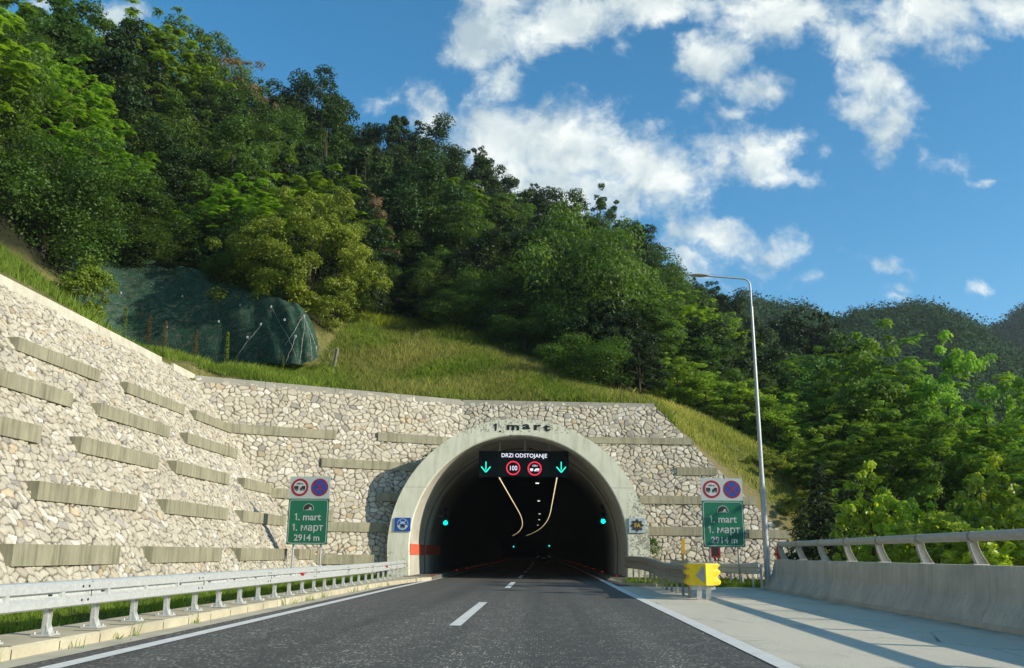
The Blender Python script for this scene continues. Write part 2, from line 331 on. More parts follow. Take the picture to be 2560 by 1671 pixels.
def m_ground():
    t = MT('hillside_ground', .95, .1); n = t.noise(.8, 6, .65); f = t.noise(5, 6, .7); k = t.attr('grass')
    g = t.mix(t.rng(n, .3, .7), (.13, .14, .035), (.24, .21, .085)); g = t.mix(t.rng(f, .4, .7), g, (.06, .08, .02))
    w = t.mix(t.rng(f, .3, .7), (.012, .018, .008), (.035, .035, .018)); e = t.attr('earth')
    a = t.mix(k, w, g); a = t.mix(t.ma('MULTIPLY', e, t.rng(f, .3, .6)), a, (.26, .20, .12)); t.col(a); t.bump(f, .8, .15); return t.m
M_GND = m_ground()
def m_verge():
    t = MT('verge_soil', .95, .1); f = t.noise(3, 6, .7); t.col(t.mix(t.rng(f, .3, .7), (.035, .055, .014), (.08, .085, .03))); t.bump(f, .6, .05); return t.m
M_VERGE = m_verge()
def m_leaf(name, dark, light, trans=.35, rough=.55, spec=.35):
    m = bpy.data.materials.new(name); m.use_nodes = True; nt = m.node_tree; nt.nodes.clear(); N = nt.nodes.new; L = nt.links.new
    out = N('ShaderNodeOutputMaterial'); ms = N('ShaderNodeMixShader'); p = N('ShaderNodeBsdfPrincipled'); tr = N('ShaderNodeBsdfTranslucent')
    a = N('ShaderNodeAttribute'); a.attribute_name = 'tone'; oi = N('ShaderNodeObjectInfo')
    mx = N('ShaderNodeMix'); mx.data_type = 'RGBA'; mx.inputs['A'].default_value = (*dark, 1); mx.inputs['B'].default_value = (*light, 1); L(a.outputs['Fac'], mx.inputs['Factor'])
    hs = N('ShaderNodeHueSaturation'); L(mx.outputs['Result'], hs.inputs['Color'])
    mr = N('ShaderNodeMapRange'); L(oi.outputs['Random'], mr.inputs[0]); mr.inputs['To Min'].default_value = .488; mr.inputs['To Max'].default_value = .515; L(mr.outputs[0], hs.inputs['Hue'])
    m2 = N('ShaderNodeMath'); m2.operation = 'MULTIPLY'; L(oi.outputs['Random'], m2.inputs[0]); m2.inputs[1].default_value = 7.3
    m3 = N('ShaderNodeMath'); m3.operation = 'FRACT'; L(m2.outputs[0], m3.inputs[0])
    mv = N('ShaderNodeMapRange'); L(m3.outputs[0], mv.inputs[0]); mv.inputs['To Min'].default_value = .72; mv.inputs['To Max'].default_value = 1.3; L(mv.outputs[0], hs.inputs['Value'])
    L(hs.outputs[0], p.inputs['Base Color']); p.inputs['Roughness'].default_value = rough; p.inputs['Specular IOR Level'].default_value = spec
    tw = N('ShaderNodeMix'); tw.data_type = 'RGBA'; tw.blend_type = 'MULTIPLY'; tw.inputs['Factor'].default_value = 1; L(hs.outputs[0], tw.inputs['A']); tw.inputs['B'].default_value = (1.5, 1.5, .5, 1)
    L(tw.outputs['Result'], tr.inputs['Color']); ms.inputs[0].default_value = trans; L(p.outputs[0], ms.inputs[1]); L(tr.outputs[0], ms.inputs[2]); L(ms.outputs[0], out.inputs[0]); return m
L_DARK = m_leaf('leaf_dark', (.012, .030, .006), (.045, .085, .018), .3)
L_MID = m_leaf('leaf_mid', (.025, .060, .007), (.100, .180, .026), .42)
L_LIME = m_leaf('leaf_lime', (.11, .17, .015), (.34, .42, .05), .4)
L_OLIVE = m_leaf('leaf_olive', (.070, .115, .010), (.235, .30, .04), .4)
L_ACA = m_leaf('leaf_feather', (.058, .12, .011), (.27, .42, .055), .5)
L_POP = m_leaf('leaf_poplar', (.12, .20, .02), (.44, .52, .05), .55, .35, .5)
L_BRN = m_leaf('leaf_brownish', (.08, .06, .03), (.24, .17, .10), .3)
L_CON = m_leaf('needle_dark', (.012, .030, .010), (.040, .075, .018), .2)
L_GRS = m_leaf('grass_dry', (.15, .20, .03), (.52, .49, .17), .4, .7, .15)
L_GRN = m_leaf('grass_green', (.08, .14, .016), (.30, .40, .06), .4, .7, .15)
L_FAR = m_leaf('far_foliage', (.018, .052, .024), (.055, .115, .042), .1, .9, .0)
def m_bark():
    t = MT('bark', .9, .15); n = t.noise(6, 5, .7, st=(3, 3, .5)); t.col(t.mix(t.rng(n, .3, .7), (.035, .028, .02), (.11, .09, .065))); t.bump(n, .6, .03); return t.m
M_BARK = m_bark()
def m_net():
    t = MT('green_rockfall_net', 1., .0); v = t.vor(9, 'DISTANCE_TO_EDGE'); n = t.noise(.8, 6, .65); f = t.noise(3, 5, .6)
    g = t.mix(t.rng(n, .3, .7), (.016, .042, .030), (.035, .082, .055)); g = t.mix(t.rng(f, .50, .62, 0, .7), g, (.10, .10, .07)); g = t.mix(t.rng(t.noise(1.4, 6, .7, st=(1, 1, 2.5)), .52, .62, 0, .6), g, (.012, .02, .016))
    a = t.mix(t.rng(v, .02, .06, .6, 0), g, (.09, .17, .12)); t.col(a); t.bump(t.ma('ADD', n, v), .6, .1); return t.m
M_NET = m_net()

# ------------------------------------------------------------------ layout constants
WB, BT = .72, .25                     # wall batters: side wall and portal wall
WIN = Vector((-15.99, 38.96, 8.9)); WD = Vector((.87, .493, 0)).normalized(); WN = Vector((-WD.y, WD.x, 0))
RIG = Vector((-4.22, 45.63, 8.9)); RD = Vector((10.09, 1.09, 0)).normalized(); RN = Vector((-RD.y, RD.x, 0))
TCX = -1.12; RY = 41.0                # tunnel centre line and portal front
def plane_pt(O, D, NI, s, z): return O+D*s+NI*(BT*(z-8.9))+Vector((0, 0, z-8.9))
def lw_pt(y, z): return Vector((-16+(8.9-z)*WB, y, z))
def curve_off(y): return 0 if y < 95 else -(y-95)**2/3400.

# ------------------------------------------------------------------ terrain height field
CP = [(-16,0,8.9),(-16,12,8.9),(-16,24,8.9),(-16,36,8.95),(-13,40.8,8.95),(-8,43.6,8.95),(-4,45.9,8.95),(1,46.4,8.95),(6,47,8.9),(8.4,46.9,6.4),(10.5,46.4,4.2),(12.5,46,2.0),(15,45,.2),(20,45,-1.5),
 (-17.3,26,9.9),(-18.2,33,10.0),(-17.8,40,10.1),(-21,32,12.6),(-20.5,26,12.4),(-22,16,13),(-24,30,13.0),(-27,24,15),(-19.2,38,10.4),(-20,42,10.7),(-23,46,12.0),(-27,43,14.2),(-25,37,13.4),
 (-18,45.3,10.6),(-15,45.2,10.5),(-24.6,50,13.2),(-20.3,49.4,11.7),(-17,48,11.1),(-14.6,47,10.8),(-12.9,48.2,11.0),(-25.6,53.8,18.0),(-20.5,53,17.2),(-16.7,51.6,15.7),(-14.2,50.3,14.3),(-12.8,51,13.0),
 (-9.95,47,10.2),(-11.5,55,14.6),(-15.3,59,17.4),(-16.9,64,18.9),(-10.7,64,18.3),(-7,55,13.8),(-4.4,60,15.5),(-1.5,53,12.2),(1.1,54,11.9),(4.2,50,9.9),
 (-50,70,37),(-43,76,39),(-38,82,42),(-33,90,42),(-25,92,41),(-15,96,38),(-7,100,36),(0,105,34),(10,111,32),(15,116,30),(19,121,27),(26,126,24),(40,140,20),
 (-34,45,26),(-45,45,33),(-60,60,42),(-35,25,20),(-50,20,28),(-30,8,17),(-45,0,24),(-70,80,46),(-40,120,40),(0,140,34),(30,160,24),(60,170,6),(-70,0,36),
 (8.5,50,8.0),(11,50,7.0),(14.5,50,4.6),(17.5,52,3.4),(13,56,8.3),(13,62,9),(19,60,5),(24,60,0),(20,80,10),(32,90,6),(12,75,16),(40,70,0),(50,110,2),
 (9,40,-.6),(9,30,-.7),(9,15,-.7),(9,0,-.7),(14,35,-2),(14,20,-2.5),(14,5,-2.5),(25,40,-5),(25,20,-6),(25,0,-6),(45,40,-8),(45,10,-8),(60,70,-6),(70,120,0)]
CPa = np.array(CP, float)
def _tps(r2): return np.where(r2 > 1e-9, .5*r2*np.log(np.maximum(r2, 1e-9)), 0)
def _fit():
    n = len(CPa); P = CPa[:, :2]; r2 = ((P[:, None]-P[None])**2).sum(-1); A = np.zeros((n+3, n+3)); A[:n, :n] = _tps(r2)+np.eye(n)*2.0
    A[:n, n] = 1; A[:n, n+1:] = P; A[n:, :n] = A[:n, n:].T; b = np.zeros(n+3); b[:n] = CPa[:, 2]; return np.linalg.solve(A, b)
_w = _fit()
def hraw(x, y):
    x = np.asarray(x, float); y = np.asarray(y, float); sh = x.shape; P = np.stack([x.ravel(), y.ravel()], 1); out = np.empty(len(P))
    for i in range(0, len(P), 4000):
        q = P[i:i+4000]; r2 = ((q[:, None]-CPa[None, :, :2])**2).sum(-1); out[i:i+4000] = _tps(r2) @ _w[:-3]+_w[-3]+q @ _w[-2:]
    return out.reshape(sh)
def wall_planes(x, y):
    z1 = 8.9-(x+16)/WB                                                     # side wall plane
    z2 = 8.9+((x-WIN.x)*WN.x+(y-WIN.y)*WN.y)/BT                            # wing plane
    z3 = 8.9+((x-RIG.x)*RN.x+(y-RIG.y)*RN.y)/BT                            # portal wall plane
    return z1, z2, z3
def diag_z(x): return np.clip(8.9-(x-5.9)*1.09, -3, 8.9)                   # sloping right edge of the portal wall
def H(x, y):
    x = np.asarray(x, float); y = np.asarray(y, float); h = hraw(x, y)
    z1, z2, z3 = wall_planes(x, y)
    wp = np.minimum(1e3, np.maximum(z1, np.where(x < -4.2, z2, z3)))
    zd = diag_z(x); infront = np.where(x < 5.9, wp < 8.9, z3 < zd)
    lim = np.where(infront & (x < 13.5), np.maximum(wp-.45, -1.2), 1e3)
    return np.minimum(h, lim)
def Hs(x, y): return float(H(np.array([x]), np.array([y]))[0])

def build_hill():
    xs = np.concatenate([np.arange(-110, -30, 2.5), np.arange(-30, 16, .5), np.arange(16, 110, 2.5)])
    ys = np.concatenate([np.arange(-30, 20, 2.), np.arange(20, 70, .5), np.arange(70, 180, 2.5)])
    X, Y = np.meshgrid(xs, ys, indexing='ij'); Z = H(X, Y)
    r = np.random.default_rng(3).normal(0, 1, X.shape); Z = Z+np.where(Z > 9.4, r*.06, 0)
    nx, ny = X.shape; V = np.stack([X, Y, Z], -1).reshape(-1, 3)
    I = np.arange(nx*ny).reshape(nx, ny); F = np.stack([I[:-1, :-1], I[1:, :-1], I[1:, 1:], I[:-1, 1:]], -1).reshape(-1, 4)
    c = V[F].mean(1); zmax = V[F][:, :, 2].max(1)
    keep = ~((c[:, 0] > -7.6) & (c[:, 0] < 5.6) & (c[:, 1] < 60) & (c[:, 1] > 38) & (zmax < 8.6)) & ~((c[:, 0] > -14) & (c[:, 0] < 7.6) & (zmax < -.3))
    F = F[keep]
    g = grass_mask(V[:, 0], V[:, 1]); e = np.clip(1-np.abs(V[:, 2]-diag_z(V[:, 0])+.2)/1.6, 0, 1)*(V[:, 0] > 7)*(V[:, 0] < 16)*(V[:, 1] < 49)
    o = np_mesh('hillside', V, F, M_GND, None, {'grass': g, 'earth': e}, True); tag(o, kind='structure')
FR = [(-60,-20),(-34,8),(-31,25),(-29.5,40),(-27.5,50),(-25.6,53.6),(-20.5,52.8),(-16.7,51.3),(-14.2,50.6),(-13.3,51.5),(-13,60),(-10.7,62.5),(-4.4,60),(1.1,55),(4.3,51),(7,52.5),(9,55),(11.5,59),(16,64),(22,67),(60,68)]
FRx = np.array([p[0] for p in FR]); FRy = np.array([p[1] for p in FR])
def front_y(x): return np.interp(x, FRx, FRy)
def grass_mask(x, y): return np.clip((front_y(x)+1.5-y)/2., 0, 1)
build_hill()

def sheet(name, pts, z, mat, kind='structure'):
    mb = MB(); mb.add([(x, y, z) for x, y in pts], [tuple(range(len(pts)))]); o = mb.build(name, mat, fix=False)
    if o.data.polygons[0].normal.z < 0: o.data.flip_normals()
    return tag(o, kind=kind)
def strip(name, xl, xr, ys, z, mat, kind='structure'):
    vs = []; fs = []
    for i, y in enumerate(ys): vs += [(xl(y), y, z), (xr(y), y, z)]
    for i in range(len(ys)-1): fs.append((2*i, 2*i+1, 2*i+3, 2*i+2))
    mb = MB(); mb.add(vs, fs); return tag(mb.build(name, mat, fix=False), kind=kind)
# far low ground out to the horizon, the verge beside the road, then the carriageway
sheet('ground', [(-900,-300),(900,-300),(900,900),(-900,900)], -9.0, M_VERGE)
def verge():
    ys = np.arange(-12, 44.5, .5); xs = np.array([-13.5, -10.2, -9.6, -8.8, -8, -7.2, -6.6]); V = []; 
    zz = np.interp(xs, [-13.5, -10.2, -9.6, -8.8, -8, -7.2, -6.6], [.5, .42, .36, .26, .2, .14, .11])
    X, Y = np.meshgrid(xs, ys, indexing='ij'); Z = zz[:, None]+np.random.default_rng(1).normal(0, .012, X.shape)
    nx, ny = X.shape; I = np.arange(nx*ny).reshape(nx, ny); F = np.stack([I[:-1, :-1], I[1:, :-1], I[1:, 1:], I[:-1, 1:]], -1).reshape(-1, 4)
    tag(np_mesh('verge', np.stack([X, Y, Z], -1).reshape(-1, 3), F, M_VERGE, None, None, True), kind='structure')
verge()
YS = list(np.arange(-14, 46, 2.))+list(np.arange(46, 400, 6.))
sheet('verge_right', [(2.7,33.5),(13.5,33.5),(14.5,47),(2.7,47)], -.035, M_VERGE)
strip('road', lambda y: -5.42+curve_off(y) if y < 33 else -5.42+curve_off(y), lambda y: 3.3+curve_off(y), YS, 0.0, M_ASPH)
strip('shoulder', lambda y: 2.74, lambda y: 6.98+.0263*y, list(np.arange(-14, 34.1, 2)), .004, M_SHOULD)
def rightline(y): return 2.5 if y < 30 else 2.5+.1*min(1, (y-30)/15.)
strip('edge_line_left', lambda y: -5.12+curve_off(y)+(0 if y < 30 else .12*min(1, (y-30)/8)), lambda y: -4.90+curve_off(y)+(0 if y < 30 else .12*min(1, (y-30)/8)), YS, .009, M_LINE)
strip('edge_line_right', lambda y: rightline(y)+curve_off(y), lambda y: rightline(y)+.24+curve_off(y), YS, .009, M_LINE)
def dashes():
    mb = MB()
    for y0, y1, x in [(-4, 2.5, -1.46), (15.2, 22.4, -1.45), (31.6, 38.0, -1.22), (43.9, 50.4, -1.12), (56, 62.5, -1.12), (68, 74.5, -1.1), (80.5, 87, -1.1), (93, 99, -1.1), (105, 111, -1.1), (118, 124, -1.1), (131, 137, -1.1)]:
        o0, o1 = curve_off(y0), curve_off(y1); mb.add([(x-.1+o0, y0, .009), (x+.1+o0, y0, .009), (x+.1+o1, y1, .009), (x-.1+o1, y1, .009)], [(0, 1, 2, 3)])
    tag(mb.build('lane_line', M_LINE, fix=False), kind='structure')
dashes()
# left gutter and kerb: the kerb swings in towards the carriageway just before the portal
KB = [(-5.80,-14),(-5.80,5),(-5.82,20),(-5.78,28),(-5.62,33),(-5.25,37),(-4.9,39.2),(-4.86,40.2)]
def kerbx(y): return float(np.interp(y, [p[1] for p in KB], [p[0] for p in KB]))
strip('gutter', lambda y: kerbx(y)-.02, lambda y: min(-5.42, -5.42) if y < 30 else max(kerbx(y)+.02, -5.42+0*(y)), list(np.arange(-14, 36, 2.)), .004, M_GUT)
def kerb():
    mb = MB(); path = [(x, y, 0) for y in list(np.arange(-14, 40.3, .5)) for x in [kerbx(y)]]
    wd = lambda y: -6.75
    for i in range(len(path)-1):
        (xa, ya, _), (xb, yb, _) = path[i], path[i+1]
        P = [(xa, ya, -.05), (xa, ya, .11), (xa-.035, ya, .14), (-6.72, ya, .145), (-6.72, ya, -.05)]; Q = [(xb, yb, -.05), (xb, yb, .11), (xb-.035, yb, .14), (-6.72, yb, .145), (-6.72, yb, -.05)]
        mb.add(P+Q, [(k, k+1, 5+k+1, 5+k) for k in range(4)])
        if i == len(path)-2: mb.add(Q, [(0, 1, 2, 3, 4)])
    o = mb.build('kerb', M_KERB, fix=False); tag(o, kind='structure')
    jb = MB()
    for y in np.arange(-3, 40, 1.0):
        x = kerbx(y); jb.box((x+.001, y, .055), (.004, .018, .11)); jb.box((x-.18, y, .145), (.36, .014, .004))
    tag(jb.build('kerb_joint', m_concrete('joint_dirt', (.09, .08, .05), False)), kind='structure')
kerb()
# raised walkways in the tunnel
def walk(name, xa, xb, y0):
    mb = MB(); ys = [y0, 44]+list(np.arange(50, 400, 6.))
    mb.sweep([(-(xb-xa)/2, -.05), ((xb-xa)/2, -.05), ((xb-xa)/2, .16), (-(xb-xa)/2, .16)], [((xa+xb)/2+curve_off(y), y, 0) for y in ys]); tag(mb.build(name, m_walk), kind='structure')
m_walk = m_concrete('walkway_concrete', (.16, .155, .13), False)
walk('walkway_left', -7.0, -4.86, 40.2); walk('walkway_right', 3.0, 5.0, 41.0)
def rkerb():
    mb = MB(); path = [(2.98, 41, 0), (2.98, 38.5, 0), (3.15, 36.6, 0), (3.55, 35.4, 0), (4.3, 34.4, 0)]
    mb.sweep([(-.1, -.05), (.1, -.05), (.1, .09), (-.1, .09)], path); tag(mb.build('kerb_right', M_KERB), kind='structure')
rkerb()

# ------------------------------------------------------------------ rubble stone facing
def stone_face(name, O, U, Vv, Nn, umax, vmin, vmax, mask, res, cell, seed, parent, warm=1., rel=.05):
    """a relief of individually set rubble stones; u along the wall, v up the slope, in metres"""
    rs = np.random.default_rng(seed); nu = int(umax/res)+1; nv = int((vmax-vmin)/res)+1
    u = np.linspace(0, umax, nu); v = np.linspace(vmin, vmax, nv); UU, VV = np.meshgrid(u, v, indexing='ij')
    wu = UU+.10*np.sin(VV*2.3+np.sin(UU*1.1))+.05*np.sin(UU*6.1+VV*3.3); wv = VV+.08*np.sin(UU*1.9+.7*np.sin(VV*1.3))+.035*np.sin(UU*5.3-VV*6.7)
    cu, cvv = cell
    gi = np.floor(wu/cu).astype(int); gj = np.floor(wv/cvv).astype(int)
    ni = gi.max()-gi.min()+8; nj = gj.max()-gj.min()+8; oi = gi.min()-4; oj = gj.min()-4
    jx = rs.uniform(.04, .96, (ni, nj)); jy = rs.uniform(.04, .96, (ni, nj)); wgt = rs.uniform(-.012, .02, (ni, nj))
    F1 = np.full(UU.shape, 9.); F2 = np.full(UU.shape, 9.); A = np.zeros(UU.shape, int); DX = np.zeros(UU.shape); DY = np.zeros(UU.shape)
    for di in (-2, -1, 0, 1, 2):
        for dj in (-2, -1, 0, 1, 2):
            ii = gi+di-oi; jj = gj+dj-oj; px = (gi+di+jx[ii, jj])*cu; py = (gj+dj+jy[ii, jj])*cvv
            dx = wu-px; dy = wv-py; d = np.sqrt(dx*dx*.8+dy*dy*1.1)-wgt[ii, jj]
            c1 = d < F1; F2 = np.where(c1, F1, np.minimum(F2, d)); A = np.where(c1, ii*nj+jj, A); DX = np.where(c1, dx, DX); DY = np.where(c1, dy, DY); F1 = np.where(c1, d, F1)
    edge = F2-F1; flat = ni*nj
    tone = rs.uniform(0, 1, flat); kind = rs.uniform(0, 1, flat); tx = rs.normal(0, .085, flat); ty = rs.normal(0, .085, flat); hh = rs.uniform(.55, 1.25, flat)
    joint = rs.uniform(.024, .042, flat)[A]
    prof = np.clip((edge-joint*.3)/(joint*1.1), 0, 1); prof = prof*prof*(3-2*prof)
    micro = rs.normal(0, 1, UU.shape)*.0035
    h = rel*prof*(hh[A]+0*UU)+prof*(tx[A]*DX+ty[A]*DY)+micro*prof
    t = tone[A][..., None]; k = kind[A]
    base = (1-t)*np.array([.45, .41, .32])+t*np.array([.585, .545, .43])
    base = np.where((k < .03)[..., None], np.array([.50, .41, .27])*(.7+.5*t), base)
    base = np.where(((k > .035) & (k < .12))[..., None], np.array([.37, .35, .30])*(.75+.5*t), base)
    base = np.where((k > .93)[..., None], np.array([.66, .63, .54]), base)
    mort = np.clip(1-(edge-joint*.35)/(joint*.8), 0, 1)
    O, U, Vv, Nn = [np.array(a) for a in (O, U, Vv, Nn)]
    P = O+UU[..., None]*U+VV[..., None]*Vv+h[..., None]*Nn
    I = np.arange(nu*nv).reshape(nu, nv); F = np.stack([I[:-1, :-1], I[1:, :-1], I[1:, 1:], I[:-1, 1:]], -1).reshape(-1, 4)
    ok = mask(UU, VV, P); F = F[ok.reshape(-1)[F].all(1)]
    used = np.zeros(nu*nv, bool); used[F.ravel()] = True; idx = np.cumsum(used)-1
    return np_mesh(name, P.reshape(-1, 3)[used], idx[F], M_STONE, parent, {'mortar': mort.reshape(-1)[used]}, True, {'stone': base.reshape(-1, 3)[used]})

def wedge(mb, a, b, z, h, slope_out, out_dir):
    """beam with an upright face set in a leaning wall: a, b = lower front corners on the wall surface"""
    a = Vector(a); b = Vector(b); a.z = b.z = z; o = Vector(out_dir)*.11; back = -Vector(out_dir)
    prof = [a+o, a+o+Vector((0, 0, h)), a+back*(h*slope_out+.5)+Vector((0, 0, h)), a+back*.4]
    return mb.prism(prof, b-a)

# left side wall
def side_wall():
    t = thing('retaining_wall', 'long leaning pale rubble stone retaining wall with rows of concrete beams left of the road', 'wall', (-9.9, 20, .3))
    def P(o): o.location = -Vector(t.location); o.parent = t; return o
    sl = sqrt(1+WB*WB); Vv = Vector((-WB, 0, 1))/sl; Nn = Vector((1, 0, WB))/sl; O = lw_pt(2, 8.9)-Vv*((8.9+.2)*sl)
    # u runs along +Y from y=2; corner with the wing: keep what is in front of the wing plane
    def mask(UU, VV, Pp):
        z2 = 8.9+((Pp[..., 0]-WIN.x)*WN.x+(Pp[..., 1]-WIN.y)*WN.y)/BT
        return (Pp[..., 2] > z2-.12) & (Pp[..., 2] < 8.9)
    P(stone_face('stone_face', O, (0, 1, 0), Vv, Nn, 42.5, 0.3, 9.1*sl, mask, .025, (.22, .22), 11, t, 1., .042))
    rows = [(6.36, .37, [(2.5,7.6),(9,14.2),(16,20.9),(22.6,27.1),(29,33.9),(35.1,39.15)]), (5.02, .40, [(5,10.2),(12,17.4),(19,23.9),(25.5,30.5),(32.1,37.6)]),
            (3.66, .42, [(3,8),(9.6,14.5),(16,20.9),(22.8,27.6),(29,34.1),(35.9,40.0)]), (2.24, .41, [(5,10.4),(12.2,17.8),(19.3,24.3),(26.1,31.4),(33.0,38.6)]), (.86, .42, [(3.5,8.3),(10,15.2),(17.0,21.4),(23.2,28.3),(30.1,35.6),(37.4,40.9)])]
    for z, h, L in rows:
        for y0, y1 in L:
            mb = MB(); wedge(mb, lw_pt(y0, z), lw_pt(y1, z), z, h, WB, (1, 0, 0)); P(mb.build('concrete_beam', M_BEAM, t))
    for y0, y1 in [(-2, 6), (6.03, 14), (14.03, 22), (22.03, 30), (30.03, 35.4), (36.6, 39.2)]:
        mb = MB(); zt = 8.9; q = .0
        prof = lambda y: [(-16.0+.22, y, 8.50), (-16.0+.14, y, 9.0), (-16.45, y, 9.02), (-16.45, y, 8.5)]
        a = prof(y0); mb.add(a+prof(y1), [(0, 1, 2, 3)[::-1], (4, 5, 6, 7)]+[(i, (i+1) % 4, 4+(i+1) % 4, 4+i) for i in range(4)]); P(mb.build('coping', M_COPE, t))
side_wall()
def portal_wall():
    t = thing('portal_wall', 'rubble stone head wall around the tunnel mouth with grey concrete beams and coping', 'wall', (-1, 44, 0))
    def P(o): o.location = -Vector(t.location); return o
    sl = sqrt(1+BT*BT)
    def inring(Pp, g=.25):
        dx = (Pp[..., 0]-TCX)/(5.95-g); dz = (Pp[..., 2]-1.4)/(5.88-g)
        return ((dx*dx+dz*dz < 1) & (Pp[..., 2] >= 1.4)) | ((np.abs(dx) < 1) & (Pp[..., 2] < 1.4))
    Vv = (WN*BT+Vector((0, 0, 1)))/sl; Nn = (-WN+Vector((0, 0, BT)))/sl; O = plane_pt(WIN, WD, WN, -.6, 0)
    def mask1(UU, VV, Pp):
        z1 = 8.9-(Pp[..., 0]+16)/WB; z3 = 8.9+((Pp[..., 0]-RIG.x)*RN.x+(Pp[..., 1]-RIG.y)*RN.y)/BT
        return (z1 < Pp[..., 2]+.12) & (Pp[..., 2] < 8.9) & (z3 < Pp[..., 2]+.10) & ~inring(Pp)
    P(stone_face('wing_stone_face', O, WD, Vv, Nn, 17, 0., 8.9*sl, mask1, .029, (.30, .235), 21, t, 1., .045))
    Vr = (RN*BT+Vector((0, 0, 1)))/sl; Nr = (-RN+Vector((0, 0, BT)))/sl; O = plane_pt(RIG, RD, RN, -4, 0)
    def mask2(UU, VV, Pp):
        z2 = 8.9+((Pp[..., 0]-WIN.x)*WN.x+(Pp[..., 1]-WIN.y)*WN.y)/BT
        return (z2 < Pp[..., 2]+.02) & (Pp[..., 2] < 8.9) & ~inring(Pp) & (Pp[..., 2] < 8.9-(Pp[..., 0]-5.9)*1.09)
    P(stone_face('front_stone_face', O, RD, Vr, Nr, 22, 0., 8.9*sl, mask2, .029, (.30, .235), 22, t, 1., .050))
    def beam(O, D, NI, s0, s1, z, h):
        mb = MB(); wedge(mb, plane_pt(O, D, NI, s0, z), plane_pt(O, D, NI, s1, z), z, h, BT, -NI); P(mb.build('concrete_beam', M_BEAM, t))
    for s0, s1, z, h in [(.3,6.68,6.36,.42),(8.77,13.0,6.44,.42),(5.95,11.6,5.02,.40),(2.6,5.5,3.5,.42),(8.6,10.4,3.52,.38),(3.9,8.97,2.07,.42),(6.02,6.46,2.52,.5),(4.75,8.33,.64,.42)]: beam(WIN, WD, WN, s0, s1, z, h)
    for s0, s1, z, h in [(6.4,12.1,6.72,.33),(11.05,13.12,5.11,.40),(9.0,14.97,3.63,.40),(9.2,12.6,2.07,.42),(14.36,16.45,1.97,.42)]: beam(RIG, RD, RN, s0, s1, z, h)
    def cope(O, D, NI, s0, s1, m):
        mb = MB(); pr = []
        for s in (s0, s1):
            p = O+D*s; pr += [p-NI*.10+Vector((0, 0, -.26)), p-NI*.06+Vector((0, 0, .05)), p+NI*.4+Vector((0, 0, .08)), p+NI*.4+Vector((0, 0, -.3))]
        mb.add(pr, [(0, 1, 2, 3)[::-1], (4, 5, 6, 7)]+[(i, (i+1) % 4, 4+(i+1) % 4, 4+i) for i in range(4)]); P(mb.build('coping', m, t))
    for i in range(4): cope(WIN, WD, WN, -.05+3.38*i, -.05+3.38*(i+1)-.02, M_COPE2)
    for i in range(3): cope(RIG, RD, RN, .02+3.4*i, min(.02+3.4*(i+1)-.02, 10.2), M_COPE2)
portal_wall()

# ------------------------------------------------------------------ tunnel portal and lining
def arch(a, b, zc, n=48, y=0., bot=0., leg=5):
    pts = []
    for k in range(leg): pts.append((TCX-a*(1-.012*(1-k/leg)), y, bot+(zc-bot)*k/leg))
    for k in range(n+1):
        th = pi-pi*k/n; pts.append((TCX+a*cos(th), y, zc+b*sin(th)))
    for k in range(leg-1, -1, -1): pts.append((TCX+a*(1-.012*(1-k/leg)), y, bot+(zc-bot)*k/leg))
    return pts
def text_mesh(txt, size, sx=1., ext=.004, al='CENTER', bold=0.):
    c = bpy.data.curves.new('txt', 'FONT'); c.body = txt; c.size = size; c.align_x = al; c.extrude = ext; c.offset = bold; c.resolution_u = 3
    o = bpy.data.objects.new('txt', c); COL.objects.link(o); dg = bpy.context.evaluated_depsgraph_get(); dg.update()
    me = bpy.data.meshes.new_from_object(o.evaluated_get(dg)); bpy.data.objects.remove(o); bpy.data.curves.remove(c)
    vs = [Vector((v.co.x*sx, -v.co.z, v.co.y)) for v in me.vertices]; fs = [tuple(p.vertices) for p in me.polygons]; bpy.data.meshes.remove(me); return vs, fs
def put_text(mb, txt, size, x, y, z, sx=1., mi=0, rot=0., bold=0., ext=.004):
    vs, fs = text_mesh(txt, size, sx, ext, 'CENTER', bold); R = Matrix.Rotation(rot, 3, 'Y'); mb.add([R @ v+Vector((x, y, z)) for v in vs], fs, mi)
def name_line(mb, rest, size, x, y, z, sx=1., mi=0):
    vs, fs = text_mesh(rest, size, sx, .004, 'CENTER', .006); x0 = min(v.x for v in vs); w = size*.30
    mb.add([v+Vector((x+w*.5, y, z)) for v in vs], fs, mi); hh = size*.70; b = x+x0-w*.30; st = size*.105
    mb.prism([(b, y, z), (b+st, y, z), (b+st, y, z+hh), (b, y, z+hh), (b-st*1.5, y, z+hh*.78), (b-st*1.2, y, z+hh*.66), (b, y, z+hh*.80)], (0, .004, 0), mi)
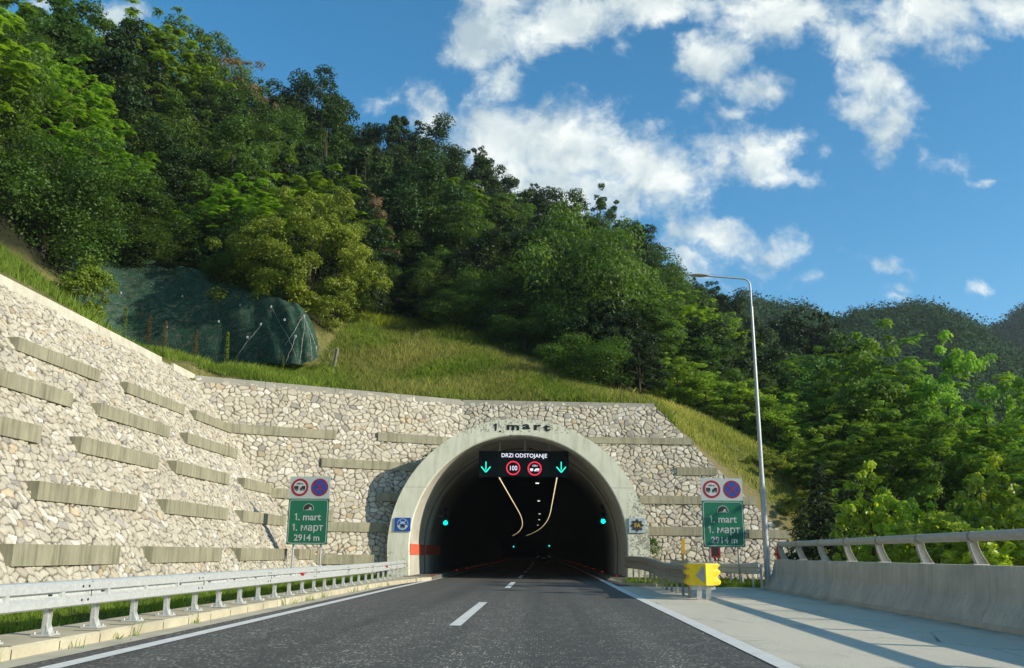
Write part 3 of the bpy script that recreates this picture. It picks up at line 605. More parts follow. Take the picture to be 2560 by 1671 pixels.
def portal():
    t = thing('tunnel_portal', 'round arched concrete tunnel mouth with peeling cream paint and black lettering over it', 'tunnel portal', (TCX, RY, 0))
    loc = Vector(t.location)
    def P(o): o.location = -loc; return o
    mb = MB(); A = arch(5.95, 5.88, 1.4, y=RY); B = arch(4.98, 5.03, 1.5, y=RY); B2 = arch(4.93, 4.98, 1.5, y=RY+.05); C = arch(5.95, 5.88, 1.4, y=46.6); n = len(A)
    for X, Y2 in ((A, B), (B, B2), (C, A)): mb.add(X+Y2, [(i, i+1, n+i+1, n+i) for i in range(n-1)], 0, True)
    P(mb.build('arch_ring', M_RING, t))
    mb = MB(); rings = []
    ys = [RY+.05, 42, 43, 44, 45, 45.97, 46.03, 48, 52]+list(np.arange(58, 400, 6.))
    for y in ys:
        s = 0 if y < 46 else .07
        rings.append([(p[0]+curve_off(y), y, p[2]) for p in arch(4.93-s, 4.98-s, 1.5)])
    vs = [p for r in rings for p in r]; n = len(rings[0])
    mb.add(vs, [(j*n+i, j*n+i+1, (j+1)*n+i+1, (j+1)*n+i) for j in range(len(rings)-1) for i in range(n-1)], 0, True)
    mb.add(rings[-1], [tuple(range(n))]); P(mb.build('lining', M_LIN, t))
    mb = MB(); x0 = TCX-4.915
    for (ya, yb) in ((RY+.06, 46.), (46.05, 52.5)):
        s = .0 if ya < 46 else .065
        mb.box((x0+s+.012, (ya+yb)/2, 1.31), (.012, yb-ya, .50))
    P(mb.build('orange_band', M_BAND, t))
    mb = MB(); yy = RY-.012
    mb.prism([(x-2.20, yy, z+6.71) for x, z in [(-.035, 0), (.045, 0), (.075, .34), (.0, .34), (-.10, .27), (-.085, .21), (-.01, .25)]], (0, .008, 0))
    for ch, x, z, sx, sz, rt in [('.', -1.98, 6.66, 1.2, .46, .1), ('m', -1.38, 6.76, 1.75, .46, .03), ('a', -.76, 6.80, 1.75, .46, -.02), ('r', -.26, 6.77, 1.8, .46, -.05), ('t', .20, 6.72, 1.7, .46, -.1)]:
        put_text(mb, ch, sz, x, yy, z, sx, 0, rt, .016)
    P(mb.build('lettering', M_LET, t))
    # plates on the arch legs
portal()
def disc(mb, c, r, y, mi=0, n=40, r0=0., a0=0., a1=2*pi, th=.004):
    cx, cz = c; k = max(3, int(n*(a1-a0)/(2*pi)))
    out = [(cx+r*cos(a0+(a1-a0)*i/k), y, cz+r*sin(a0+(a1-a0)*i/k)) for i in range(k+1)]
    if r0 > 0:
        inn = [(cx+r0*cos(a0+(a1-a0)*i/k), y, cz+r0*sin(a0+(a1-a0)*i/k)) for i in range(k+1)]
        for i in range(k): mb.prism([out[i], out[i+1], inn[i+1], inn[i]], (0, th, 0), mi)
    else:
        if a1-a0 > 6.2: out = out[:-1]
        mb.prism(out, (0, th, 0), mi)
def rect(mb, x0, x1, z0, z1, y, mi=0, th=.004): mb.prism([(x0, y, z0), (x1, y, z0), (x1, y, z1), (x0, y, z1)], (0, th, 0), mi)
def bar(mb, a, b, w, y, mi=0, th=.004):
    a = Vector((a[0], 0, a[1])); b = Vector((b[0], 0, b[1])); d = (b-a).normalized(); p = Vector((-d.z, 0, d.x))*w/2; o = Vector((0, y, 0))
    mb.prism([a+p+o, b+p+o, b-p+o, a-p+o], (0, th, 0), mi)
def arch_plates():
    t = thing('blue_plate', 'square blue plate with a white wheel symbol on the left leg of the arch', 'sign', (-6.39, RY-.05, 2.41))
    mb = MB(); mb.box((0, .02, 0), (.73, .05, .60)); mb.build('panel', M_PBLUE, t)
    mb = MB(); y = -.012
    disc(mb, (0, .01), .255, y, 0, 48, .232); disc(mb, (0, .01), .235, y, 0, 30, 0, pi, 2*pi); disc(mb, (0, .01), .12, y, 0, 30)
    for a in (radians(52), radians(128)): bar(mb, (.1*cos(a), .01+.1*sin(a)), (.24*cos(a), .01+.24*sin(a)), .03, y)
    disc(mb, (0, .01), .25, y, 0, 24, .10, radians(-10), radians(3)); disc(mb, (0, .01), .25, y, 0, 24, .10, radians(177), radians(190)); mb.build('wheel_symbol', M_PLATE, t)
    mb = MB(); mb.prism([(-.10, -.017, -.045), (.10, -.017, -.045), (.09, -.017, 0), (0, -.017, .05), (-.09, -.017, 0)], (0, .004, 0)); mb.build('arrow', M_PBLUE, t)
    mb = MB(); put_text(mb, 'TOP', .115, 0, -.017, -.165, 1.1, 0, 0, .003); mb.build('lettering', M_LET, t)
    t = thing('star_plate', 'square pale plate with a brown eight pointed star on the right leg of the arch', 'sign', (4.27, RY-.05, 2.43))
    mb = MB(); mb.box((0, .02, 0), (.74, .05, .66)); mb.build('panel', M_PLATE, t)
    mb = MB(); pts = [((.31 if k % 2 == 0 else .205)*cos(pi/8*k), -.03, (.29 if k % 2 == 0 else .2)*sin(pi/8*k)) for k in range(16)]; mb.prism(pts, (0, .03, 0)); mb.build('star', M_STAR, t)
    mb = MB(); put_text(mb, 'FA', .26, .0, -.035, -.09, .95, 0, 0, .008); mb.build('lettering', M_GOLD, t)
arch_plates()

# ------------------------------------------------------------------ message sign in the tunnel mouth
def message_sign():
    y = 42.2; t = thing('message_sign', 'wide black electronic sign with lit words and green arrows hung in the tunnel mouth', 'electronic sign', (-.9, y, 5.3))
    mb = MB(); mb.box((0, .16, 0), (4.28, .32, 1.22)); mb.build('housing', M_DISP, t)
    mb = MB(); mb.box((0, -.004, 0), (2.42, .012, 1.14)); mb.build('centre_screen', paint('screen_dark', (.009, .014, .013), .6, .15, .1), t)
    for x in (-1.15, .05, 1.2):
        mb = MB(); mb.box((x, .16, .86), (.07, .07, .52)); mb.box((x, .16, .63), (.16, .16, .03)); mb.build('hanger', M_GALVD, t)
    mb = MB(); put_text(mb, 'DRZI ODSTOJANJE', .265, .02, -.014, .30, .98, 0, .012, .001); mb.build('lettering', E_WHITE, t)
    def arrow(x):
        mb = MB(); bar(mb, (x, .10), (x, -.30), .055, -.006); bar(mb, (x, -.40), (x-.22, -.14), .06, -.006); bar(mb, (x, -.40), (x+.22, -.14), .06, -.007); mb.build('green_arrow', E_GREEN, t)
    arrow(-1.80); arrow(1.78)
    mb = MB(); disc(mb, (-.50, -.20), .335, -.014, 0, 48, .275); mb.build('red_ring', E_RED, t); mb = MB(); disc(mb, (.52, -.22), .335, -.014, 0, 48, .275); mb.build('red_ring', E_RED, t)
    mb = MB(); put_text(mb, '100', .31, -.50, -.014, -.31, .86); mb.build('speed_figure', E_WHITE, t); mb = MB(); put_text(mb, '100m', .12, .53, -.014, -.13, 1.); 
    rect(mb, .30, .45, -.31, -.22, -.014); rect(mb, .31, .44, -.345, -.325, -.014); rect(mb, .56, .74, -.30, -.22, -.014); mb.prism([(.50, -.014, -.345), (.73, -.014, -.345), (.73, -.014, -.325), (.58, -.014, -.325), (.57, -.014, -.27), (.50, -.014, -.29)], (0, .004, 0)); mb.build('truck_symbol', E_WHITE, t)
message_sign()

# ------------------------------------------------------------------ traffic signals, lamps, studs
def signal(x, y, z, lab, s=1.):
    t = thing('traffic_signal', lab, 'traffic light', (x, y, z), 'green traffic signals in the tunnel')
    mb = MB(); mb.box((0, .12*s, .36*s), (.30*s, .22*s, 1.02*s)); 
    for k in (0, 1, 2):
        pts = [(.12*s*cos(a), 0, .36*s*k+.12*s*sin(a)) for a in np.linspace(0, pi, 9)]
        mb.prism(pts+[(p[0]*.85, 0, (p[2]-.36*s*k)*.85+.36*s*k) for p in pts[::-1]], (0, -.14*s, 0))
    mb.build('housing', M_BLACK, t)
    mb = MB(); disc(mb, (0, 0), .125*s, -.012, 0, 24, th=.02); mb.build('green_lens', E_CYAN, t)
    for k in (1, 2): mb = MB(); disc(mb, (0, .36*s*k), .11*s, -.012, 0, 24, th=.02); mb.build('dark_lens', M_DISP, t)
    mb = MB(); mb.box((.0, .28*s, .36*s), (.06, .18, .06)); mb.box((.2 if x > 0 else -.2, .34, .36*s), (.45, .06, .06)); mb.build('bracket', M_GALVD, t); return t
signal(-5.19, 48, 2.73, 'green lit traffic signal inside the tunnel on the left wall')
signal(3.21, 48, 2.86, 'green lit traffic signal inside the tunnel on the right wall')
signal(-3.54, 110, 1.95, 'tiny far green signal deep in the tunnel, left of the centre line', .6); signal(.78, 110, 2.07, 'tiny far green signal deep in the tunnel, right of the centre line', .6)
def copies(proto, spots, labs=None, scl=None):
    for i, p in enumerate(spots):
        o = proto if i == 0 else copy_tree(proto)
        o.location = p
        if scl is not None: o.scale = scl[i] if isinstance(scl[i], tuple) else (scl[i],)*3
        if labs: o['label'] = labs[i] if isinstance(labs, list) else labs
def tunnel_lamps():
    def lamp(lab, w, l, e):
        t = thing('tunnel_lamp', lab, 'lamp', (0, 0, 0), 'lamps along the tunnel ceiling')
        mb = MB(); mb.box((0, 0, .05), (w+.06, l+.1, .1)); mb.build('housing', M_BLACK, t)
        mb = MB(); mb.box((0, 0, -.008), (w, l, .016)); mb.build('diffuser', e, t); return t
    a = lamp('warm lit lamp in the left ceiling row of lamps in the tunnel', .06, 2.5, E_LAMP)
    ys = list(np.arange(52, 235, 2.8)); copies(a, [(-2.62+curve_off(y)*.9, y, 5.6) for y in ys])
    b = lamp('warm lit lamp in the right ceiling row of lamps in the tunnel', .06, 2.5, E_LAMP)
    copies(b, [(.86+curve_off(y)*.9, y, 5.6) for y in ys])
    c = lamp('small white lamp between the two ceiling rows of lamps', .22, .5, E_LAMPW)
    copies(c, [(-.35+curve_off(y)*.6, y, 5.6) for y in (58, 78, 104, 122, 146)])
tunnel_lamps()
def studs():
    t = thing('road_stud', 'red glowing stud on the kerb of the tunnel walkway', 'road stud', (0, 0, 0), 'red studs along the tunnel kerbs')
    mb = MB(); mb.add([(-.09,-.06,0),(.09,-.06,0),(.09,.06,0),(-.09,.06,0),(-.06,-.035,.05),(.06,-.035,.05),(.06,.035,.05),(-.06,.035,.05)], [(4,5,6,7),(0,1,5,4),(1,2,6,5),(2,3,7,6),(3,0,4,7)]); mb.build('body', M_BLACK, t)
    mb = MB(); mb.box((0, -.052, .026), (.12, .012, .03)); mb.build('reflector', E_STUD, t)
    L = [(-5.0, 41.2)]+[(-5.05, y) for y in (53.5, 60.5, 69, 81, 93, 108, 122, 138)]; Rr = [(3.42, y) for y in (42.6, 52.5, 62, 72, 84, 97, 112, 128, 146)]
    labs = ['red stud on the lit end of the left walkway kerb by the portal']+['red glowing stud along the left tunnel kerb']*8+['nearest red glowing stud on the right tunnel kerb']+['red glowing stud along the right tunnel kerb']*8
    copies(t, [(x+curve_off(y), y, .16) for x, y in L+Rr], labs)
studs()
def far_car():
    t = thing('car', 'dark car driving away deep inside the tunnel', 'car', (.10, 112, 0))
    mb = MB(); pr = [(-.85,.25),(-.88,.75),(-.80,.92),(-.62,1.38),(.62,1.38),(.80,.92),(.88,.75),(.85,.25)]
    mb.prism([(x, 0, z) for x, z in pr], (0, 3.8, 0)); mb.build('body', M_BLACK, t)
    mb = MB(); mb.prism([(-.66,-.01,.98),(.66,-.01,.98),(.54,-.01,1.30),(-.54,-.01,1.30)], (0, .008, 0)); mb.build('rear_window', M_DISP, t)
    for sx in (-1, 1):
        mb = MB(); mb.box((sx*.68, -.02, .80), (.26, .04, .06)); mb.build('tail_light', E_DIMW, t)
        for yy in (.7, 3.1):
            mb = MB(); mb.tube([(sx*.78, yy, .31), (sx*.60, yy, .31)], .31, 16); mb.build('wheel', M_BLACK, t)
    mb = MB(); mb.box((0, -.02, .62), (.5, .02, .1)); mb.build('number_plate', M_PLATE, t)
far_car()

# ------------------------------------------------------------------ road signs
def road_sign(x, y, zb, rz, lab):
    t = thing('tunnel_sign', lab, 'road sign', (x, y, 0), 'green tunnel name signs'); t.rotation_euler.z = rz
    w = 1.62; h = 2.62; g = 1.76                                     # green field height
    mb = MB(); mb.box((0, .02, zb+g/2), (w, .035, g)); mb.build('green_panel', M_SGREEN, t)
    mb = MB(); mb.box((0, .02, zb+g+.006+(h-g)/2), (w, .035, h-g)); mb.build('white_panel', M_SWHITE, t)
    mb = MB(); mb.box((0, .055, zb+.4), (w-.1, .035, .06)); mb.box((0, .055, zb+g-.3), (w-.1, .035, .06)); mb.box((0, .055, zb+h-.2), (w-.1, .035, .06)); mb.build('back_rail', M_SBACK, t)
    for px in (-.55, .55):
        mb = MB(); mb.tube([(px, .10, -.3), (px, .10, zb+h-.05)], .038, 12); mb.build('post', M_POLE, t)
    # rounded white border
    mb = MB(); r = .10; X = w/2-.05; Z0 = zb+.05; Z1 = zb+g-.05; yb = -.004
    for sx in (-1, 1): rect(mb, sx*X-.012, sx*X+.012, Z0+r, Z1-r, yb)
    for z in (Z0, Z1): rect(mb, -X+r, X-r, z-.012, z+.012, yb)
    for cx, cz, a in ((X-r, Z1-r, 0), (-X+r, Z1-r, pi/2), (-X+r, Z0+r, pi), (X-r, Z0+r, 3*pi/2)): disc(mb, (cx, cz), r+.012, yb, 0, 32, r-.012, a, a+pi/2)
    mb.build('border', M_SWHITE, t)
    mb = MB(); name_line(mb, '. mart', .38, 0, yb, zb+.93); mb.build('lettering', M_SWHITE, t); mb = MB(); name_line(mb, '. \u043c\u0430\u0440\u0442', .38, .02, yb, zb+.53); mb.build('lettering', M_SWHITE, t); mb = MB(); put_text(mb, '2914 m', .34, 0, yb, zb+.15, 1.0, 0, 0, .006); mb.build('lettering', M_SWHITE, t)
    cz = zb+1.33; mb = MB(); disc(mb, (0, cz+.03), .215, yb, 0, 40, 0, radians(-14), radians(194)); mb.build('tunnel_symbol', M_SWHITE, t)
    mb = MB(); disc(mb, (0, cz+.03), .195, yb-.005, 0, 40, 0, radians(-12), radians(192)); mb.build('tunnel_mouth', M_SBLK, t)
    mb = MB(); disc(mb, (.07, cz+.06), .05, yb-.010, 0, 20, 0, 0, pi); rect(mb, .02, .12, cz+.0, cz+.06, yb-.010); mb.prism([(-.15, yb-.010, cz-.01), (.16, yb-.010, cz-.01), (.11, yb-.010, cz+.03), (.03, yb-.010, cz+.03)], (0, .004, 0)); mb.build('road_symbol', M_SWHITE, t)
    zc = zb+g+.44
    a = MB(); disc(a, (-.40, zc), .345, yb, 0, 48, .255); a.build('red_ring', M_SRED, t)
    a = MB(); disc(a, (-.40, zc), .256, yb, 0, 48); a.build('white_disc', paint('disc_white', (.45, .49, .48)), t)
    a = MB(); y2 = yb-.006; rect(a, -.62, -.45, zc-.07, zc+.06, y2); rect(a, -.61, -.46, zc-.11, zc-.085, y2); rect(a, -.31, -.18, zc-.07, zc+.06, y2)
    a.prism([(-.38, y2, zc-.11), (-.19, y2, zc-.11), (-.19, y2, zc-.085), (-.32, y2, zc-.085), (-.32, y2, zc+.01), (-.36, y2, zc+.01), (-.385, y2, zc-.04)], (0, .004, 0))
    for q in (-.52, -.35, -.22): disc(a, (q, zc-.115), .022, y2-.001, 0, 14)
    put_text(a, '100 m', .10, -.40, y2, zc+.115, 1.0); a.build('truck_symbol', M_SBLK, t)
    a = MB(); disc(a, (.40, zc), .29, yb, 0, 48); a.build('blue_disc', M_SBLUE, t)
    a = MB(); disc(a, (.40, zc), .345, yb, 0, 48, .285)
    for an in (pi/4, 3*pi/4): bar(a, (.40-.29*cos(an), zc-.29*sin(an)), (.40+.29*cos(an), zc+.29*sin(an)), .05, yb-.006 if an < 1 else yb-.007)
    a.build('red_cross', M_SRED, t); return t
road_sign(-9.20+.0, 35, 1.44, radians(-3), 'green tunnel name sign standing in the grass before the left stone wall')
road_sign(7.0, 35.2, 1.45, radians(3), 'green tunnel name sign standing behind the yellow barrier nose, right of the arch')

# ------------------------------------------------------------------ left guard rail
WPROF = [(.0,-.165),(.05,-.160),(.088,-.140),(.090,-.050),(.030,-.015),(.022,.028),(.088,.038),(.092,.130),(.06,.156),(.0,.165)]
def thick(prof, th=.012): return prof+[(a-th, z) for a, z in prof[::-1]]
def smooth_prof(): return thick(WPROF)
def guardrail_left():
    t = thing('guardrail', 'light galvanised guardrail on posts along the left kerb', 'guardrail', (-5.96, 0, 0))
    xr = lambda y: -.10 if y < 34 else -.10-.02*(y-34)
    mb = MB(); mb.sweep(smooth_prof(), [(xr(y), y, .63+(.0 if y < 30 else .004*(y-30))) for y in list(np.arange(-6, 41, 1.0))]+[(xr(40.4), 40.45, .665)]); rail = mb
    py = [11.28+1.195*k for k in range(-12, 25)]
    for y in py:
        if y > 40.3: continue
        mb = MB(); x = -.19 if y < 34 else -.19-.02*(y-34)
        # sigma post: web across, two flanges, foot gusset on a bolted base plate
        mb.box((x-.03, y, .42), (.008, .10, .56)); mb.box((x-.0, y-.05, .42), (.06, .008, .56)); mb.box((x-.0, y+.05, .42), (.06, .008, .56))
        mb.box((x+.09, y, .62), (.16, .07, .10))
        mb.box((x-.0, y, .156), (.24, .24, .02)); mb.prism([(x+.03, y-.06, .166), (x+.075, y-.06, .166), (x+.03, y-.06, .27)], (0, .012, 0)); mb.prism([(x+.03, y+.05, .166), (x+.075, y+.05, .166), (x+.03, y+.05, .27)], (0, .012, 0)); mb.box((x+.01, y, .20), (.07, .11, .08))
        for bx in (-.09, .09):
            for by in (-.09, .09): mb.tube([(x+bx, y+by, .16), (x+bx, y+by, .19)], .014, 6)
        mb.build('post', M_GALV, t)
    for y in (22.6, 34.9):
        mb = MB(); mb.prism([(.0, y, .60), (-.075, y+.0, .665), (-.075, y, .595)], (0, .09, 0)); mb.box((-.035, y, .63), (.07, .10, .07)); mb.build('red_reflector', M_RED, t)
    mb = rail
    for y in np.arange(-4.2, 40, 4.0):
        xx = xr(y)+.086
        for dy in (-.08, 0.08):
            for dz in (-.085, .085): mb.tube([(xx-.002, y+dy, .63+dz), (xx+.012, y+dy, .63+dz)], .016, 8, 1)
        mb.box((xx-.001, y+.17, .63), (.006, .012, .30), 0, 1)
    for y in np.arange(-4.9, 40, 1.33): mb.box((xr(y)+.028, y, .63), (.006, .09, .02), 0, 1)
    mb.build('rail_beam', [M_GALV, M_BLACK], t)
guardrail_left()

# ------------------------------------------------------------------ right crash barrier with the yellow nose
def guardrail_right():
    t = thing('crash_barrier', 'double sided steel crash barrier with yellow nose beside the tunnel mouth', 'crash barrier', (4.2, 24.3, 0))
    loc = Vector(t.location)
    def P(o): o.location = -loc; return o
    L = catmull([(3.92,25.0,.65),(3.98,28,.63),(4.02,31,.66),(4.1,34,.74),(4.08,37,.80),(3.9,39.5,.82),(3.75,41.2,.82)], 5)
    prof = [(-a, z*1.6) for a, z in smooth_prof()]
    mb = MB(); mb.sweep(prof, L); P(mb.build('road_side_rail', M_GALVD, t))  # road-facing side: shade put into the colour by the darker steel
    R2 = catmull([(4.66,25.0,.74),(4.74,29,.74),(4.80,33,.76),(4.95,36,.80)], 5)
    mb = MB(); mb.sweep([(a, z*1.3) for a, z in smooth_prof()], R2); P(mb.build('field_side_rail', M_GALV, t))
    for k, y in enumerate(np.arange(25.6, 41, 1.33)):
        z = float(np.interp(y, [p.y for p in L], [p.z for p in L])); x = float(np.interp(y, [p.y for p in L], [p.x for p in L]))
        mb = MB(); mb.box((x+.13, y, (z-.05)/2), (.06, .12, z+.08)); mb.box((x+.06, y, z), (.12, .08, .22)); P(mb.build('post', M_GALVD, t))
        if y < 36:
            mb = MB(); mb.box(((x+4.7)/2+.05, y, z-.02), (.55, .08, .05)); P(mb.build('spacer', M_GALVD, t))
    for k in range(7):                                         # dark slots punched in the rail
        pass
    mb = MB()
    for y in (25.4, 25.9, 26.4, 26.9, 27.6, 28.4):
        for dz in (.10, -.10): mb.box((3.92-.085-.008, y, .645+dz), (.012, .16, .022))
    P(mb.build('slots', M_BLACK, t))
    # nose: a folded yellow sheet wrapping round the end, with wavy edges following the W profile
    mb = MB(); n = 15; wave = [(-.28,.02),(-.25,.085),(-.17,.10),(-.11,.04),(-.05,.01),(.02,.09),(.08,.10),(.15,.02),(.19,.05),(.24,.10),(.28,.03)]
    yf = 24.32; xc = 4.26; hw = .36
    outer = []
    for dz, o in wave:
        row = [(xc-hw-o, yf+.55, .66+dz), (xc-hw-o, yf+.12, .66+dz), (xc-hw+.02-o*.55, yf+.06, .66+dz), (xc-hw+.13, yf+.0, .66+dz), (xc+.03, yf-.12, .66+dz), (xc+hw-.13, yf+.0, .66+dz), (xc+hw-.02+o*.55, yf+.06, .66+dz), (xc+hw+o, yf+.12, .66+dz), (xc+hw+o, yf+.55, .66+dz)]
        outer.append(row)
    nr = len(outer[0]); vs = [p for r in outer for p in r]; inner = [(xc+(p[0]-xc)*.97, p[1]+.012, p[2]) for p in vs]; N = len(vs)
    fs = [(j*nr+i, j*nr+i+1, (j+1)*nr+i+1, (j+1)*nr+i) for j in range(len(outer)-1) for i in range(nr-1)]
    mb.add(vs+inner, fs+[tuple(N+q for q in f[::-1]) for f in fs]); 
    rim = [i for i in range(nr)]; m2 = (len(outer)-1)*nr
    mb.add(vs+inner, [(i, N+i, N+i+1, i+1) for i in range(nr-1)]+[(m2+i, m2+i+1, N+m2+i+1, N+m2+i) for i in range(nr-1)])
    P(mb.build('yellow_nose', M_YEL, t))
    mb = MB(); z0 = .66; fy = lambda x: yf-.012-.12*max(0, min(1, (x-(xc-.23))/.26))+.06*max(0, min(1, ((xc-.23)-x)/.11)); mb.prism([(x, fy(x), z) for x, z in [(xc-.225, z0-.03), (xc-.10, z0-.15), (xc+.0, z0-.235), (xc+.0, z0+.20), (xc-.06, z0+.21), (xc-.13, z0+.08)]], (0, -.006, 0)); P(mb.build('grey_triangle', M_SBACK, t))
    for sx in (-.12, .12):
        mb = MB(); mb.box((xc+sx, yf+.15, .16), (.13, .05, .5), 0, 0, 0, .35); mb.box((xc+sx, yf+.3, .25), (.06, .10, .5)); P(mb.build('nose_leg', M_GALV, t))
    mb = MB(); mb.box((xc, yf+.35, .93), (.78, .5, .05)); mb.box((xc-.3, yf+.35, .97), (.05, .5, .05)); mb.box((xc+.3, yf+.35, .97), (.05, .5, .05)); mb.box((xc, yf+.35, .33), (.6, .5, .12)); P(mb.build('head_frame', M_GALV, t))
guardrail_right()
def guardrail_back():
    t = thing('guardrail', 'short galvanised guardrail running from the concrete barrier end behind the right sign', 'guardrail', (7.3, 32, 0)); loc = Vector(t.location)
    path = catmull([(7.55,31.9,.72),(7.75,34.5,.68),(7.9,38,.62),(7.6,41,.60),(6.2,42.6,.60),(5.0,43.2,.62)], 6)
    mb = MB(); mb.sweep([(-a, z*1.2) for a, z in smooth_prof()], path); o = mb.build('rail_beam', M_GALV, t); o.location = -loc
    for i in range(2, len(path), 4):
        p = path[i]; mb = MB(); mb.box((p.x+.1, p.y, .38), (.06, .10, .9)); o = mb.build('post', M_GALV, t); o.location = -loc
guardrail_back()

# ------------------------------------------------------------------ concrete barrier with steel handrail on the right
def bx(y): return 6.95+.0263*y
def concrete_barrier():
    t = thing('concrete_barrier', 'shaded concrete safety barrier topped by a thick steel handrail, right of the shoulder', 'barrier', (bx(20), 20, 0)); loc = Vector(t.location)
    def P(o): o.location = -loc; return o
    prof = [(-.02,-.05),(-.02,.085),(.03,.09),(.12,.28),(.20,.42),(.235,.55),(.27,1.0),(.285,1.02),(.55,1.02),(.57,1.0),(.60,.4),(.60,-.9),(.02,-.9)]
    ends = [-14, -8, -2, 4, 10, 13.2, 15.9, 18.5, 21.4, 27, 31.2]
    for a, b in zip(ends[:-1], ends[1:]):
        mb = MB(); ys = np.linspace(a+.006, b-.006, 5); path = [Vector((bx(y), y, 0)) for y in ys]
        n = len(prof); vs = []; fs = []
        for p in path:
            for (o, z) in prof: vs.append((p.x+o, p.y, z))
        for i in range(len(path)-1):
            for k in range(n): fs.append((i*n+k, i*n+(k+1) % n, (i+1)*n+(k+1) % n, (i+1)*n+k))
        mb.add(vs, fs); mb.add(vs[:n], [tuple(range(n))]); mb.add(vs[-n:], [tuple(range(n))[::-1]]); P(mb.build('barrier_block', M_BARR, t))
    # end block tapering down to the ground
    mb = MB(); vs = []
    n = len(prof)
    for y, s in ((31.21, 1.), (31.9, 1.)):
        for (o, z) in prof: vs.append((bx(y)+o, y, z))
    for (o, z) in prof: vs.append((bx(32.9)+min(o*1.0, .6), 32.9-(z if z > 0 else 0)*.85, z))
    fs = []
    for i in range(2):
        for k in range(n): fs.append((i*n+k, i*n+(k+1) % n, (i+1)*n+(k+1) % n, (i+1)*n+k))
    mb.add(vs, fs); mb.add(vs[:n], [tuple(range(n))]); mb.add(vs[-n:], [tuple(range(n))[::-1]]); P(mb.build('end_block', M_BARR, t))
    posts = [14.17+2.46*k for k in range(-7, 8)]
    hx = lambda y: bx(y)+.37
    ys = [posts[0]-1.2]+posts+[31.6]
    mb = MB(); mb.tube([(hx(y), y, 1.52) for y in ys], .088, 20); P(mb.build('handrail', M_RAIL, t))
    for y in posts:
        # curved plate posts: flanges bow from the outer edge of the plinth in under the tube
        mb = MB(); m = 7; F = []; Bk = []
        for k in range(m+1):
            s = k/m; z = 1.025+.42*s; c = .10*(1-s)**1.7; F.append((hx(y)-.02-.055+c, z)); Bk.append((hx(y)+.075+c*1.5-.02*s, z))
        poly = [(x, y, z) for x, z in F]+[(x, y, z) for x, z in Bk[::-1]]
        mb.prism([(p[0], p[1]-.006, p[2]) for p in poly], (0, .012, 0))
        for S_ in (F, Bk):
            for k in range(m): (xa, za), (xb, zb) = S_[k], S_[k+1]; mb.prism([(xa-.005, y-.055, za), (xa+.005, y-.055, za), (xb+.005, y-.055, zb), (xb-.005, y-.055, zb)], (0, .11, 0))
        mb.box((hx(y)+.08, y, 1.031), (.28, .16, .015)); P(mb.build('rail_post', M_RAIL, t))
        mb = MB(); mb.tube([(hx(y), y-.045, 1.52), (hx(y), y+.045, 1.52)], .096, 20); P(mb.build('collar', M_GALVD, t))
concrete_barrier()

# ------------------------------------------------------------------ street lamp
def street_lamp():
    x, y = 7.95, 32.6; t = thing('street_lamp', 'tall grey street lamp with one curved arm behind the concrete barrier', 'street lamp', (x, y, -.6))
    o0 = .6
    mb = MB(); mb.tube([(0, 0, 0), (0, 0, 3.4+o0)], [.115, .10], 20); mb.tube([(0, 0, 3.35+o0), (0, 0, 4.1+o0), (0, 0, 10.25+o0)], [.10, .080, .052], 20); mb.tube([(0, 0, 3.3+o0), (0, 0, 3.42+o0)], .106, 20); mb.build('pole', M_POLE, t)
    arc = [(0, 0, 10.2+o0), (0, 0, 11.15+o0)]+[(-.28+.28*cos(a), 0, 11.15+o0+.30*sin(a)) for a in np.linspace(0, pi/2, 8)[1:]]+[(-1.62, 0, 11.56+o0)]
    mb = MB(); mb.tube(arc, .034, 12); mb.tube([(0, 0, 10.15+o0), (0, 0, 10.33+o0)], .058, 14); mb.build('arm', M_POLE, t)
    mb = MB(); rings = []; n = 16
    for s in np.linspace(0, 1, 13):
        w = .15*sin(pi*min(1, s*1.05+.02))**.55+.012; hgt = .055*sin(pi*s)**.6+.012; rings.append([(-1.55-.80*s, w*cos(2*pi*k/n), 11.575+o0+.012*s+hgt*sin(2*pi*k/n)*(1 if sin(2*pi*k/n) > 0 else .6)) for k in range(n)])
    vs = [p for r in rings for p in r]; mb.add(vs, [(j*n+i, j*n+(i+1) % n, (j+1)*n+(i+1) % n, (j+1)*n+i) for j in range(12) for i in range(n)]+[tuple(range(n)), tuple(12*n+i for i in range(n))[::-1]], 0, True); h = mb.build('lamp_head', M_GALVD, t)
    mb = MB(); mb.box((-2.0, 0, 11.548+o0), (.42, .17, .02)); mb.build('lens', M_SWHITE, h)
street_lamp()

